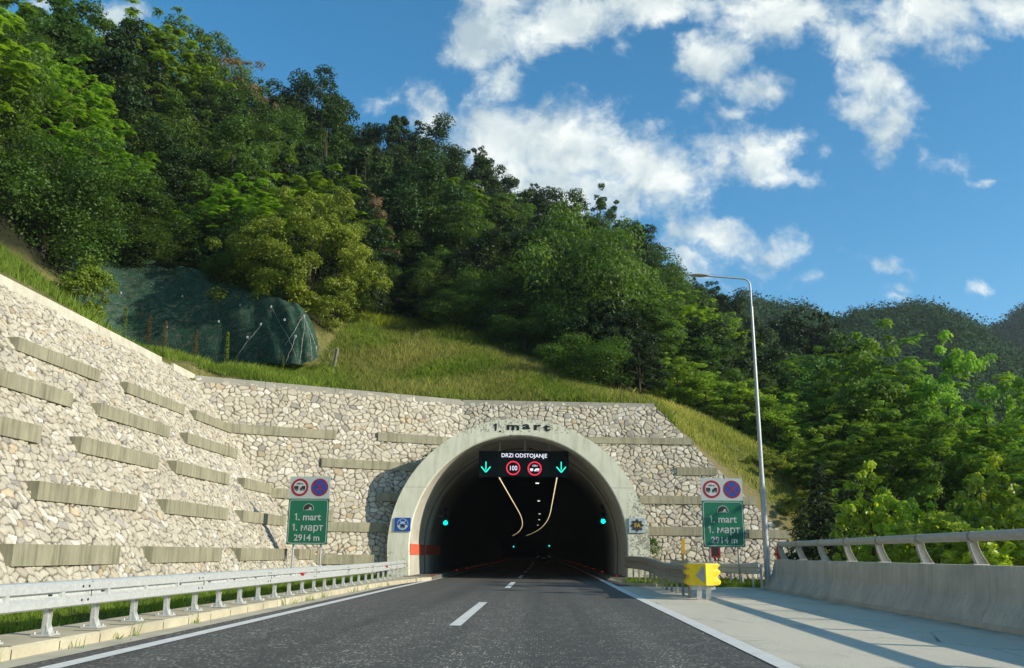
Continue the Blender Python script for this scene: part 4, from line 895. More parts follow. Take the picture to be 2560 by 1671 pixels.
# ------------------------------------------------------------------ small things by the right wall
def small_right():
    t = thing('hydrant_cabinet', 'dark red cabinet on a post behind the right green sign', 'cabinet', (8.0, 42.6, 0))
    mb = MB(); mb.box((0, 0, 1.38), (.48, .25, .68)); mb.build('box', M_REDBOX, t); mb = MB(); mb.tube([(0, 0, 0), (0, 0, 1.05)], .05, 10); mb.build('post', M_REDBOX, t); mb = MB(); mb.box((.02, -.13, 1.36), (.30, .012, .48)); mb.build('door', paint('cabinet_glass', (.03, .02, .02)), t)
    for x, w, lab in ((11.1, .20, 'dark red pillar hydrant seen between the handrail posts by the wall end'), (12.0, .17, 'bright red pillar hydrant nearest the end of the stone wall')):
        t = thing('hydrant', lab, 'hydrant', (x, 43, 0)); mb = MB(); mb.tube([(0, 0, 0), (0, 0, 1.45), (0, 0, 1.55), (0, 0, 1.6)], [w*.8, w*.8, w*.7, w*.3], 16); mb.build('body', M_REDBOX if w > .18 else M_RED, t)
        mb = MB(); mb.tube([(-w*1.1, 0, 1.2), (w*1.1, 0, 1.2)], .06, 12); mb.build('outlet', M_REDBOX, t); mb = MB(); mb.tube([(0, 0, 1.6), (0, 0, 1.68)], .04, 8); mb.build('cap', M_REDBOX, t)
    t = thing('marker_post', 'thin ochre yellow marker post by the stone wall right of the arch', 'marker post', (6.58, 43, 0))
    mb = MB(); mb.box((0, 0, .9), (.09, .06, 1.85)); mb.build('post', M_YPOST, t); mb = MB(); mb.prism([(-.045, -.032, 1.86), (.12, -.032, 1.84), (.10, -.032, 1.35), (.045, -.032, 1.3), (-.045, -.032, 1.3)], (0, .02, 0)); mb.build('flag', M_YPOST, t)
small_right()

# ------------------------------------------------------------------ vegetation builders
def leaf_quads(C, Nrm, L, Wd, tone, rs, droop=None):
    """C (n,3) centres, Nrm (n,3) leaf normals, L/Wd lengths; returns verts, faces, tones of slightly folded diamond leaves"""
    n = len(C); a = rs.normal(0, 1, (n, 3)); a -= (a*Nrm).sum(1, keepdims=True)*Nrm; a /= np.linalg.norm(a, axis=1, keepdims=True)+1e-9
    if droop is not None: a = a*.6+droop; a -= (a*Nrm).sum(1, keepdims=True)*Nrm; a /= np.linalg.norm(a, axis=1, keepdims=True)+1e-9
    b = np.cross(Nrm, a); L = np.asarray(L).reshape(-1, 1); Wd = np.asarray(Wd).reshape(-1, 1)
    V = np.stack([C-a*L, C+b*Wd-a*L*.1-Nrm*Wd*.25, C+a*L, C-b*Wd-a*L*.1-Nrm*Wd*.25], 1).reshape(-1, 3)
    F = np.arange(4*n).reshape(n, 4); return V, F, np.repeat(tone, 4)
def unit(v): return v/(np.linalg.norm(v, axis=-1, keepdims=True)+1e-9)
def trunk_mesh(h, r, rs, tips=(), lean=0.):
    mb = MB(); k = 6; px = rs.normal(0, .12*h/9, k+1).cumsum()*.5; py = rs.normal(0, .12*h/9, k+1).cumsum()*.5; px -= px[0]; py -= py[0]
    path = [(px[i]+lean*i/k, py[i], -.5+(h+.5)*i/k) for i in range(k+1)]; mb.tube(path, [r*(1-.82*i/k) for i in range(k+1)], 8)
    for tp in tips:
        z0 = min(max(tp[2]*.45, .15*h), h*.9); i = min(int((z0+.5)/(h+.5)*k), k-1); p0 = Vector(path[i]); p1 = Vector(tp); mid = (p0*.5+p1*.5)+Vector((rs.normal(0, .2), rs.normal(0, .2), .12*(p1-p0).length))
        rr = r*.38*(1-z0/h*.6); mb.tube([p0, mid, p1], [rr, rr*.6, rr*.2], 5, cap=False)
    return mb
def crown_cloud(rs, hc, rad, hgt, nb, leaves, lsize, flat=1., blob=(.75, 1.25), spikes=5, narrow=0.):
    """leaf clumps through a crown: hc centre height, rad horizontal radius, hgt half height"""
    d = unit(rs.normal(0, 1, (nb, 3))); d[:, 2] = np.where(rs.uniform(0, 1, nb) < .38, -np.abs(d[:, 2])*.9, np.abs(d[:, 2])); q = rs.uniform(.45, 1., nb)**.5
    lob = 1+.16*np.sin(3*np.arctan2(d[:, 1], d[:, 0])+rs.uniform(0, 6))+.15*rs.normal(0, 1, nb)
    zf = d[:, 2]*q; shrink = 1-narrow*np.clip(zf, 0, 1)
    B = np.stack([d[:, 0]*q*rad*lob*shrink, d[:, 1]*q*rad*lob*shrink, hc+zf*hgt*lob], 1); R = rs.uniform(*blob, nb)*rad*.26
    for _ in range(spikes):
        a = rs.uniform(0, 2*pi); s = rs.uniform(.0, .6); p = np.array([cos(a)*s*rad, sin(a)*s*rad, hc+hgt*(.96+rs.uniform(0, .16))*sqrt(1-s*s*.7)]); B = np.vstack([B, p]); R = np.append(R, rad*.085)
    bt = rs.uniform(0, 1, len(B)); w = R**2; w /= w.sum(); cnt = (w*leaves).astype(int)+8
    ids = np.repeat(np.arange(len(B)), cnt); n = len(ids); dd = unit(rs.normal(0, 1, (n, 3))); dd[:, 2] = np.where(rs.uniform(0, 1, n) < .7, np.abs(dd[:, 2]), dd[:, 2])
    rr = R[ids]*rs.uniform(.35, 1.12, n)**.7; C = B[ids]+dd*rr[:, None]*np.array([1.05, 1.05, .95*flat])
    nr = unit(dd*.9+np.array([0, 0, .45])+rs.normal(0, .5, (n, 3))); tone = np.clip(.15+.5*bt[ids]+.3*rs.uniform(0, 1, n)+.12*dd[:, 2], 0, 1)
    s = lsize*rs.uniform(.65, 1.25, n); V, F, T = leaf_quads(C, nr, s, s*.55, tone, rs); return V, F, T, B
def make_tree(name, lab, cat, seed, h, rad, leaves, mat, group, style='broad', lsize=.15, crown0=.25, trunk=True):
    rs = np.random.default_rng(seed); t = thing(name, lab, cat, (0, 0, 0), group)
    hc = h*(crown0+1)/2*.96; hg = h*(1-crown0)/2
    if style == 'broad': V, F, T, B = crown_cloud(rs, hc-.05*hg, rad, hg*1.02, 75, leaves, lsize, blob=(.55, 1.3), narrow=.15, spikes=9)
    elif style == 'tall': V, F, T, B = crown_cloud(rs, hc, rad, hg, 78, leaves, lsize, blob=(.5, 1.15), narrow=.55, spikes=8)
    elif style == 'vine': V, F, T, B = crown_cloud(rs, hc-.2*hg, rad, hg, 34, leaves, lsize, blob=(1.2, 1.9), spikes=1)
    elif style == 'loose': V, F, T, B = crown_cloud(rs, hc, rad, hg, 62, leaves, lsize, blob=(.35, .8), spikes=12, narrow=.2)
    elif style == 'fine': V, F, T, B = crown_cloud(rs, hc, rad, hg, 170, leaves, lsize, blob=(.28, .6), spikes=14, narrow=.25)
    elif style == 'frond': V, F, T, B = frond_crown(rs, hc, rad, hg, leaves)
    elif style == 'needle': V, F, T, B = needle_crown(rs, h, rad, leaves)
    tips = B[np.argsort(rs.uniform(0, 1, len(B)))[:9]] if style != 'needle' else ()
    if trunk: trunk_mesh(h*.88, .018*h+.03, rs, tips).build('trunk', M_BARK, t)
    np_mesh('crown', V, F, mat, t, {'tone': T}); return t
def frond_crown(rs, hc, rad, hg, nros):
    """ailanthus/robinia habit: rosettes of long pinnate leaves at the branch ends"""
    d = unit(rs.normal(0, 1, (nros, 3))); d[:, 2] = np.where(rs.uniform(0, 1, nros) < .72, np.abs(d[:, 2]), d[:, 2]); q = rs.uniform(.35, 1., nros)**.6
    lob = 1+.25*np.sin(2.6*np.arctan2(d[:, 1], d[:, 0])+rs.uniform(0, 6))+.14*rs.normal(0, 1, nros)
    B = np.stack([d[:, 0]*q*rad*lob, d[:, 1]*q*rad*lob, hc+d[:, 2]*q*hg*lob], 1); CC = []; NN = []; AA = []; TT = []; SS = []
    for i in range(nros):
        nf = rs.integers(6, 9); az0 = rs.uniform(0, 6.28); bt = rs.uniform(0, 1)
        for k in range(nf):
            az = az0+2*pi*k/nf+rs.normal(0, .2); el = rs.uniform(.15, .9); L = rs.uniform(.5, .85); m = 9
            dirh = np.array([cos(az), sin(az), 0]); s = (np.arange(1, m+1)/m)[:, None]
            P = B[i]+dirh*s*L*cos(el)+np.array([0, 0, 1])*(s*L*sin(el)-.55*L*s*s); side = np.array([-sin(az), cos(az), 0])
            for sd in (-1, 1):
                ll = .12*np.sin(np.pi*(.15+.8*s[:, 0]))+.02; CC.append(P+side*sd*ll[:, None]*.9); AA.append(np.tile(side*sd+dirh*.35+np.array([0, 0, -.25]), (m, 1))); NN.append(np.tile(np.array([0, 0, 1.])+dirh*.3, (m, 1))+rs.normal(0, .15, (m, 3))); SS.append(ll); TT.append(np.full(m, np.clip(.1+.55*bt+.35*rs.uniform(), 0, 1)))
    C = np.vstack(CC); Nn = unit(np.vstack(NN)); A = unit(np.vstack(AA)); Sz = np.concatenate(SS); T = np.concatenate(TT)
    A -= (A*Nn).sum(1, keepdims=True)*Nn; b = np.cross(Nn, A); L = Sz[:, None]
    V = np.stack([C-A*L, C+b*.055-Nn*.01, C+A*L, C-b*.055-Nn*.01], 1).reshape(-1, 3); return V, np.arange(len(V)).reshape(-1, 4), np.repeat(T, 4), B
def needle_crown(rs, h, rad, n):
    CC = []; AA = []; TT = []
    for z in np.linspace(.08*h, .97*h, 34):
        R = rad*(1-z/h)**.8+.15; nb = int(7+R*3)
        for k in range(nb):
            az = rs.uniform(0, 6.28); L = R*rs.uniform(.7, 1.1); m = max(4, int(n*L/400)); s = rs.uniform(.15, 1, m)[:, None]; dh = np.array([cos(az), sin(az), 0])
            P = np.array([0, 0, z])+dh*s*L+np.array([0, 0, 1])*(-.25*L*s+.12*L*s*s)+rs.normal(0, .07, (m, 3)); CC.append(P); AA.append(np.tile(dh+np.array([0, 0, -.3]), (m, 1))+rs.normal(0, .5, (m, 3))); TT.append(np.clip(rs.uniform(0, .5)+.5*s[:, 0], 0, 1))
    C = np.vstack(CC); A = unit(np.vstack(AA)); T = np.concatenate(TT); Nn = unit(np.array([0, 0, 1.])+rs.normal(0, .5, C.shape)); Nn = unit(Nn-(A*Nn).sum(1, keepdims=True)*A); b = np.cross(Nn, A)
    V = np.stack([C-A*.17, C+b*.05, C+A*.17, C-b*.05], 1).reshape(-1, 3); return V, np.arange(len(V)).reshape(-1, 4), np.repeat(T, 4), C

Rc = cam.matrix_world.to_3x3(); Rct = Rc.transposed()
def proj(p):
    c = Rct @ (Vector(p)-Vector((0, 0, CAMZ)))
    return (1280+2205*c.x/-c.z, 835.5-2205*c.y/-c.z) if c.z < 0 else (1e5, 1e5)
def atpx(px, py, Y):
    d = Rc @ Vector(((px-1280)/2205, -(py-835.5)/2205, -1)); return Vector((0, 0, CAMZ))+d*(Y/d.y)

# ------------------------------------------------------------------ forest
GF = 'trees of the forest on the hillside above the tunnel'
PROT = {}
def prototypes():
    mk = make_tree
    PROT['da'] = mk('broadleaf_tree', '', 'tree', 31, 12, 4.0, 19000, L_DARK, GF, 'broad', .145, .06)
    PROT['db'] = mk('broadleaf_tree', '', 'tree', 32, 13, 3.4, 18000, L_DARK, GF, 'tall', .14, .06)
    PROT['dc'] = mk('broadleaf_tree', '', 'tree', 33, 11, 4.2, 19000, L_DARK, GF, 'loose', .14, .04)
    PROT['ma'] = mk('broadleaf_tree', '', 'tree', 34, 11, 4.0, 19000, L_MID, GF, 'broad', .14, .05)
    PROT['mb'] = mk('broadleaf_tree', '', 'tree', 35, 12, 3.3, 17000, L_MID, GF, 'tall', .135, .05)
    PROT['mc'] = mk('broadleaf_tree', '', 'tree', 36, 9, 4.4, 20000, L_MID, GF, 'vine', .13, .0)
    PROT['lo'] = mk('thin_crowned_tree', '', 'tree', 37, 12, 3.8, 6500, L_BRN, GF, 'loose', .12, .2)
    PROT['lm'] = mk('thin_crowned_tree', '', 'tree', 38, 12, 3.8, 12000, L_MID, GF, 'loose', .13, .08)
    PROT['fa'] = mk('feather_leaved_tree', '', 'tree', 39, 10, 3.8, 170, L_ACA, GF, 'frond', .15, .05)
    PROT['fb'] = mk('feather_leaved_tree', '', 'tree', 40, 11, 4.2, 190, L_ACA, GF, 'frond', .15, .02)
prototypes()
USED = set()
def place(key, x, y, h, z=None, wid=None, label=None, group=None, name=None, rz=None):
    p = PROT[key]; o = p if key not in USED else copy_tree(p); USED.add(key)
    base = {'da':12,'db':13,'dc':11,'ma':11,'mb':12,'mc':9,'lo':12,'lm':12,'fa':10,'fb':11}.get(key) or PBASE[key]
    s = h/base; w = s if wid is None else wid
    o.location = (x, y, Hs(x, y) if z is None else z); o.scale = (w, w, s); o.rotation_euler = (0, 0, random.uniform(0, 6.28) if rz is None else rz)
    if label: o['label'] = label
    if group: o['group'] = group
    if name and o.name.split('.')[0] != name: o.name = name
    return o
PBASE = {}
KN = {'da': 'dark dense broadleaf tree', 'db': 'tall dark narrow broadleaf tree', 'dc': 'wide dark broadleaf tree', 'ma': 'mid green round topped tree', 'mb': 'mid green slender tree', 'mc': 'vine draped bushy green tree', 'lo': 'thin brownish see-through tree', 'lm': 'loose open crowned green tree', 'fa': 'feathery bright green tree', 'fb': 'spreading feathery green tree'}
def zone(x, y):
    px, py = proj((x, y, Hs(x, y)+6))
    a = 'far left' if px < 330 else 'left' if px < 700 else 'middle' if px < 1150 else 'right' if px < 1550 else 'far right'
    d = 'front edge' if y < front_y(x)+8 else 'ridge' if y > 88 else 'mid slope'
    return '%s of the wooded hill, %s' % (d, a)
# skyline trees: where each top stands against the sky and how far up the ridge it grows
SKY = [(20,-30,62,'fa'),(150,-20,66,'lm'),(215,35,68,'fa'),(330,70,72,'da'),(420,35,74,'fb'),(500,90,78,'ma'),(585,150,80,'lo'),(655,215,84,'da'),(720,230,86,'db'),(805,192,88,'da'),(860,320,90,'mb'),(925,318,92,'da'),(1010,305,90,'dc'),(1075,320,92,'da'),(1135,400,94,'mb'),(1200,380,96,'db'),(1265,455,98,'dc'),(1340,470,100,'db'),(1385,488,100,'ma'),(1440,510,102,'da'),(1500,500,104,'lm'),(1550,560,106,'da'),(1595,570,108,'db'),(1640,640,110,'da'),(1690,690,112,'db'),(1735,705,114,'db'),(1780,715,116,'db'),(1815,745,116,'da'),(1870,800,112,'da'),(1935,815,104,'dc'),(1990,790,98,'db'),(2050,800,96,'db'),(2110,850,92,'mb')]
def build_forest():
    pts = []
    def ok(x, y, r): return all((x-a)**2+(y-b)**2 > (r+c)**2*.25 for a, b, c in pts)
    for px, py, Y, k in SKY:
        top = atpx(px, py, Y); z0 = Hs(top.x, Y); h = top.z-z0; h = min(max(h, 7), 19)
        w = (h/12)**.6*.95; place(k, top.x, Y, h, top.z-h, w, '%s on the skyline, %s' % (KN[k], zone(top.x, Y).split(', ')[1]+' of the ridge'), GF); pts.append((top.x, Y, 5.))
    rs = np.random.default_rng(5); keys = ['da','db','dc','ma','mb','mc','lm','fa','fb']
    tries = 0; cnt = 0
    while tries < 14000 and cnt < 255:
        tries += 1; x = rs.uniform(-58, 32); y = rs.uniform(6, 116); fy = front_y(x)
        if y < fy+2.6: continue
        z = Hs(x, y); h = rs.uniform(7.5, 12.5); px, py = proj((x, y, z+h*.6))
        if px < -180 or px > 2200 or py < -150: continue
        r = 3.5 if y < 65 else 4.1 if y < 85 else 4.8
        if not ok(x, y, r): continue
        # leave what lies behind the skyline out
        ptop = proj((x, y, z+h)); sky = np.interp(ptop[0], [s[0] for s in SKY], [s[1] for s in SKY])
        if ptop[1] < sky+35: h = h*.7; ptop = proj((x, y, z+h))
        if ptop[1] < sky+10: continue
        edge = y < fy+7
        if px < 760: pr = [1, .5, 1, 2.2, 1.4, 2.2, 1., 1.5, 1.2]
        elif px < 1500: pr = [3, 2, 3, .8, .7, .5, .7, .15, .1]
        else: pr = [1.5, 1.3, 1.5, 2., 1.5, .8, 1, 1.1, .8]
        pr = np.array(pr)/sum(pr); k = keys[rs.choice(len(keys), p=pr)]
        if edge: h *= .75
        place(k, x, y, h, None, (h/11)**.5*rs.uniform(.85, 1.1), '%s, %s' % (KN[k], zone(x, y)), GF); pts.append((x, y, r)); cnt += 1
    # skirt of low bushy growth along the front edge so no bare ground shows under the crowns
    for x in np.arange(-31, 7, 1.9):
        for dy, hh in ((.9, 2.6), (3.4, 4.2)):
            xx = x+rs.uniform(-.8, .8); yy = front_y(xx)+dy+rs.uniform(-.5, .5)
            if -14.5 < xx < -12.9: yy = 54+dy*2
            k = ['mc', 'dc', 'da', 'mc'][rs.integers(0, 4)]
            place(k, xx, yy, hh*rs.uniform(.8, 1.3), None, rs.uniform(.42, .62), 'low %s bush at the foot of the dark wood, %s' % ('vine draped' if k == 'mc' else 'dark leafy', zone(xx, yy).split(', ')[1]), 'low bushes along the foot of the wood', 'forest_edge_bush')
    print('forest', cnt, 'tries', tries)
build_forest()

# ------------------------------------------------------------------ single trees and shrubs one can pick out
def singles():
    mk = make_tree
    t = mk('lime_bush', 'large yellow-green bushy tree standing above the right end of the green net', 'tree', 51, 8.0, 4.8, 52000, L_OLIVE, None, 'fine', .085, .0)
    t.location = (-14.4, 51.3, Hs(-14.4, 51.3)-.3)
    t = mk('bush', 'small bright green bush growing on top of the left stone wall', 'shrub', 52, 2.6, 1.05, 6500, L_LIME, None, 'tall', .06, .0); t.location = (-18.15, 33.0, Hs(-18.15, 33)-.15)
    t = mk('smoke_bush', 'brownish pink smoke bush halfway up the dark wood', 'shrub', 53, 7, 2.6, 6000, L_BRN, None, 'loose', .10, .1); q = atpx(910, 520, 66); t.location = (q.x, 66, q.z-5.5)
    # feathery trees in the dip right of the barrier
    G = 'feathery green trees beyond the concrete barrier'
    PROT['ra'] = mk('ailanthus_tree', '', 'tree', 61, 12, 4.6, 230, L_ACA, G, 'frond', .15, .08); PBASE['ra'] = 12
    PROT['rb'] = mk('ailanthus_tree', '', 'tree', 62, 12, 4.4, 26000, L_ACA, G, 'fine', .12, .02); PBASE['rb'] = 12
    spec = [('ra',2060,905,60,1.,'feathery green tree with flat sprays, tallest left of the group'),('rb',2150,862,56,1.05,'feathery tree whose top spray stands highest against the far hill'),('ra',2260,880,58,1.0,'feathery tree with drooping bright sprays right of the highest one'),
            ('rb',2370,900,54,.95,'feathery tree with a pointed spray against the far hill, right side'),('ra',2450,975,50,.9,'darker feathery tree near the right picture edge'),('rb',2590,940,50,.95,'feathery tree cut by the right picture edge'),
            ('rb',1975,1000,62,.85,'lower feathery tree beside the grassy bank'),('ra',2180,1040,50,.8,'lower shaded feathery tree in front of the highest one'),('rb',2330,1060,48,.8,'lower feathery tree above the handrail'),('ra',2500,1090,47,.8,'low feathery tree filling the gap above the poplar shrubs'),('rb',2080,1120,50,.75,'low dark feathery tree behind the barrier end')]
    for k, px, py, Y, w, lab in spec:
        p = atpx(px, py, Y); z0 = Hs(p.x, Y); place(k, p.x, Y, p.z-z0, z0, w, lab, G)
    # dark spruces between the bank and the barrier
    G2 = 'dark spruces beside the grassy bank'
    PROT['sp'] = mk('spruce_tree', '', 'conifer', 63, 8, 2.4, 5200, L_CON, G2, 'needle'); PBASE['sp'] = 8
    for px, py, Y, w, lab in [(2045,1150,40,.9,'dark drooping spruce just right of the lamp post'),(2000,1260,42,.65,'small dark spruce at the foot of the grassy bank'),(2130,1180,37,.8,'dark spruce behind the first handrail posts')]:
        p = atpx(px, py, Y); z0 = Hs(p.x, Y); place('sp', p.x, Y, p.z-z0, z0, w, lab, G2)
    # poplar shrubs with big bright leaves behind the handrail
    G3 = 'young poplars with bright leaves behind the handrail'
    PROT['pa'] = mk('poplar_sapling', '', 'shrub', 64, 5, 1.5, 3400, L_POP, G3, 'fine', .12, .0); PBASE['pa'] = 5
    PROT['pb'] = mk('poplar_sapling', '', 'shrub', 65, 5, 1.8, 4200, L_POP, G3, 'fine', .11, .0); PBASE['pb'] = 5
    for k, px, py, Y, w, lab in [('pa',2165,1195,29,.8,'young poplar with glossy pale leaves, leftmost behind the handrail'),('pb',2250,1260,27,.8,'bushy young poplar beside the leftmost one'),('pb',2335,1300,25,.75,'low spreading poplar shoots right below the handrail'),('pa',2390,1270,27,.75,'slender poplar shoot in the middle of the handrail'),('pa',2475,1195,26,.8,'bright yellow-green poplar, tallest of the saplings'),('pb',2545,1290,24,.75,'bushy poplar at the right picture edge'),('pb',2440,1330,23,.7,'low poplar shoots under the tallest sapling')]:
        p = atpx(px, py, Y); z0 = Hs(p.x, Y); place(k, p.x, Y, p.z-z0, z0, w, lab, G3)
    # shrubs on the bank right of the portal wall
    G4 = 'shrubs on the bank right of the stone wall'
    PROT['bs'] = mk('bank_shrub', '', 'shrub', 66, 5, 1.9, 9000, L_ACA, G4, 'tall', .085, .0); PBASE['bs'] = 5
    PROT['bt'] = mk('bank_shrub', '', 'shrub', 67, 4, 2.0, 8000, L_LIME, G4, 'loose', .075, .0); PBASE['bt'] = 4
    for k, px, py, Y, w, lab in [('bs',1850,965,56,1.25,'tall loose green shrub behind the lamp post'),('bs',1935,1010,55,1.25,'tall loose shrub right of the lamp post'),('bs',1760,935,57,1.1,'green shrub above the end of the stone wall'),('bt',1990,1130,50,.8,'olive shrub at the top of the bank right of the lamp'),('bt',1925,1200,49,.55,'small olive shrub on the bank beside the lamp post'),('bt',2030,1230,47,.8,'wide olive shrub low on the bank'),('bs',1690,900,57,1.1,'green shrub left of the lamp post at the wood edge'),('bt',2060,1070,53,1.,'pale olive shrub between bank and feathery trees')]:
        p = atpx(px, py, Y); z0 = Hs(p.x, Y); place(k, p.x, Y, max(p.z-z0, 1.5), z0, w, lab, G4)
    # roadside trees out of frame to the right whose shade crosses the road before the portal
    for k, x, y, h, lab in [('ra',19.0,23.0,12.5,'feathery tree beyond the barrier whose shade falls across the road'),('rb',21.0,26.5,14.0,'tall feathery tree beyond the barrier near the right edge'),('ra',18.6,29.5,12.0,'broad feathery tree beyond the barrier, right of the saplings')]:
        place(k, x, y, h, Hs(x, y), .75, lab, G)
singles()

# ------------------------------------------------------------------ rockfall net, drain
def rockfall_net():
    t = thing('rockfall_net', 'dark green steel net draped over the rock face left of the grass slope', 'rockfall net', (-18, 44, 12)); loc = Vector(t.location)
    Bp = catmull([atpx(px, py, Y) for px, py, Y in [(100,760,45.5),(300,850,49.5),(480,908,49),(610,912,47.6),(710,915,46.2),(765,910,46.2),(795,900,47.6)]], 10)
    Tp = catmull([atpx(px, py, Y) for px, py, Y in [(90,640,50),(300,640,53),(490,680,52.3),(620,728,50.5),(700,752,48.6),(752,772,48.0),(792,850,48.6)]], 10)
    n = len(Bp); m = 26; V = []; rs = np.random.default_rng(9)
    for i in range(n):
        b, tp = Bp[i], Tp[i]; d = tp-b; out = Vector((.45, -.85, .35)).normalized()
        for j in range(m+1):
            s = j/m; bulge = .5*sin(pi*min(1, s*1.02))**.7*min(1, (n-1-i)/7+.15)+.07*sin(i*.9+3*s)+.06*sin(i*.37+s*7); p = b+d*s+out*(bulge+.15+.05*sin(i*1.3+s*5)*sin(s*14+i*.4)); V.append(p)
    I = np.arange(n*(m+1)).reshape(n, m+1); F = np.stack([I[:-1, :-1], I[1:, :-1], I[1:, 1:], I[:-1, 1:]], -1).reshape(-1, 4)
    V = np.array([tuple(v-loc) for v in V]); o = np_mesh('mesh_cover', V, F, M_NET, t, None, True)
    G = V.reshape(n, m+1, 3); nrm = Vector((.45, -.85, .35)).normalized()
    for i, j in [(50,20),(56,7),(44,9),(40,15),(33,12),(30,7),(28,17),(24,11),(18,16),(16,6),(10,12),(36,20)]:
        p = Vector(G[min(i, n-1), j])+nrm*.05; mb = MB(); mb.box(p, (.11, .03, .11), .5, 0, 0, -.4); mb.tube([p, p+nrm*.12], .03, 6); mb.build('anchor_plate', M_SWHITE, t)
    for (a, b) in [((50,20),(46,0)),((50,20),(58,2)),((50,20),(40,6)),((44,9),(40,0)),((36,20),(44,2)),((50,20),(53,0)),((33,12),(28,1))]:
        pa, pb = Vector(G[a])+nrm*.06, Vector(G[b])+nrm*.06; pts = []
        for k in range(15):
            s = k/14; ii = a[0]+(b[0]-a[0])*s; jj = a[1]+(b[1]-a[1])*s; pts.append(Vector(G[int(round(ii)), int(round(jj))])+nrm*.06)
        pts = [pts[0], *[(pts[k-1]+pts[k]+pts[k+1])/3 for k in range(1, 14)], pts[-1]]
        mb = MB(); mb.tube(pts, .006, 5); mb.build('cable', M_GALV, t)
rockfall_net()
def drain():
    t = thing('drain_channel', 'narrow pale stone drain running down the slope beside the green net', 'drain', (-12, 46, 9.5)); loc = Vector(t.location); mb = MB()
    pts = []
    for k in range(24):
        s = k/23; x = -11.25-1.15*s; y = 44.2+6.6*s; pts.append(Vector((x, y, Hs(x, y)+.10)))
    V = []
    for p in pts:
        for dx, dz in ((-.28, .10), (-.20, .10), (-.14, .0), (.14, .0), (.20, .10), (.28, .10), (.28, -.3), (-.28, -.3)): V.append(p+Vector((dx, 0, dz))-loc)
    for i in range(23):
        for k in range(8): mb.add([V[i*8+k], V[i*8+(k+1) % 8], V[(i+1)*8+(k+1) % 8], V[(i+1)*8+k]], [(0, 1, 2, 3)])
    mb.build('channel', m_concrete('drain_stone', (.30, .28, .23), True, .6), t)
drain()

# ------------------------------------------------------------------ grass
def blades(name, xy, hfun, hmin, hmax, wid, mat, seed, patch=.35, hi=.0, lean=.35, zoff=-.03, label=None, per=5):
    rs = np.random.default_rng(seed); n = len(xy); z = hfun(xy[:, 0], xy[:, 1])+zoff
    q5 = np.arange(n)//per; gh = rs.uniform(.55, 1.35, q5.max()+1)[q5]; ga = rs.uniform(0, 2*pi, q5.max()+1)[q5]; gt = rs.uniform(-.18, .18, q5.max()+1)[q5]
    cl = .5+.25*np.sin(xy[:, 0]*patch*2.1+1.7*np.sin(xy[:, 1]*patch*1.3))+.25*np.sin(xy[:, 1]*patch*2.7+1.3*np.sin(xy[:, 0]*patch*1.9)+1)
    h = (hmin+(hmax-hmin)*rs.uniform(0, 1, n)**1.6)*(.55+.75*cl)*gh; az = rs.uniform(0, 2*pi, n); ln = lean*rs.uniform(.1, 1., n)*h; la = ga+rs.normal(0, .8, n)
    P = np.stack([xy[:, 0], xy[:, 1], z], 1); sd = np.stack([np.cos(az), np.sin(az), 0*az], 1)*wid*rs.uniform(.6, 1.3, n)[:, None]
    mid = P+np.stack([np.cos(la)*ln*.35, np.sin(la)*ln*.35, h*.6], 1); tip = P+np.stack([np.cos(la)*ln, np.sin(la)*ln, h], 1)
    V = np.stack([P-sd, P+sd, mid+sd*.7, tip, mid-sd*.7], 1).reshape(-1, 3); F = np.arange(5*n).reshape(n, 5)
    tn = np.clip(hi+gt+.65*cl*rs.uniform(.5, 1.2, n)+.2*rs.uniform(0, 1, n), 0, 1); o = np_mesh(name, V, F, mat, None, {'tone': np.repeat(tn, 5)}); tag(o, label, 'grass', kind='stuff'); return o
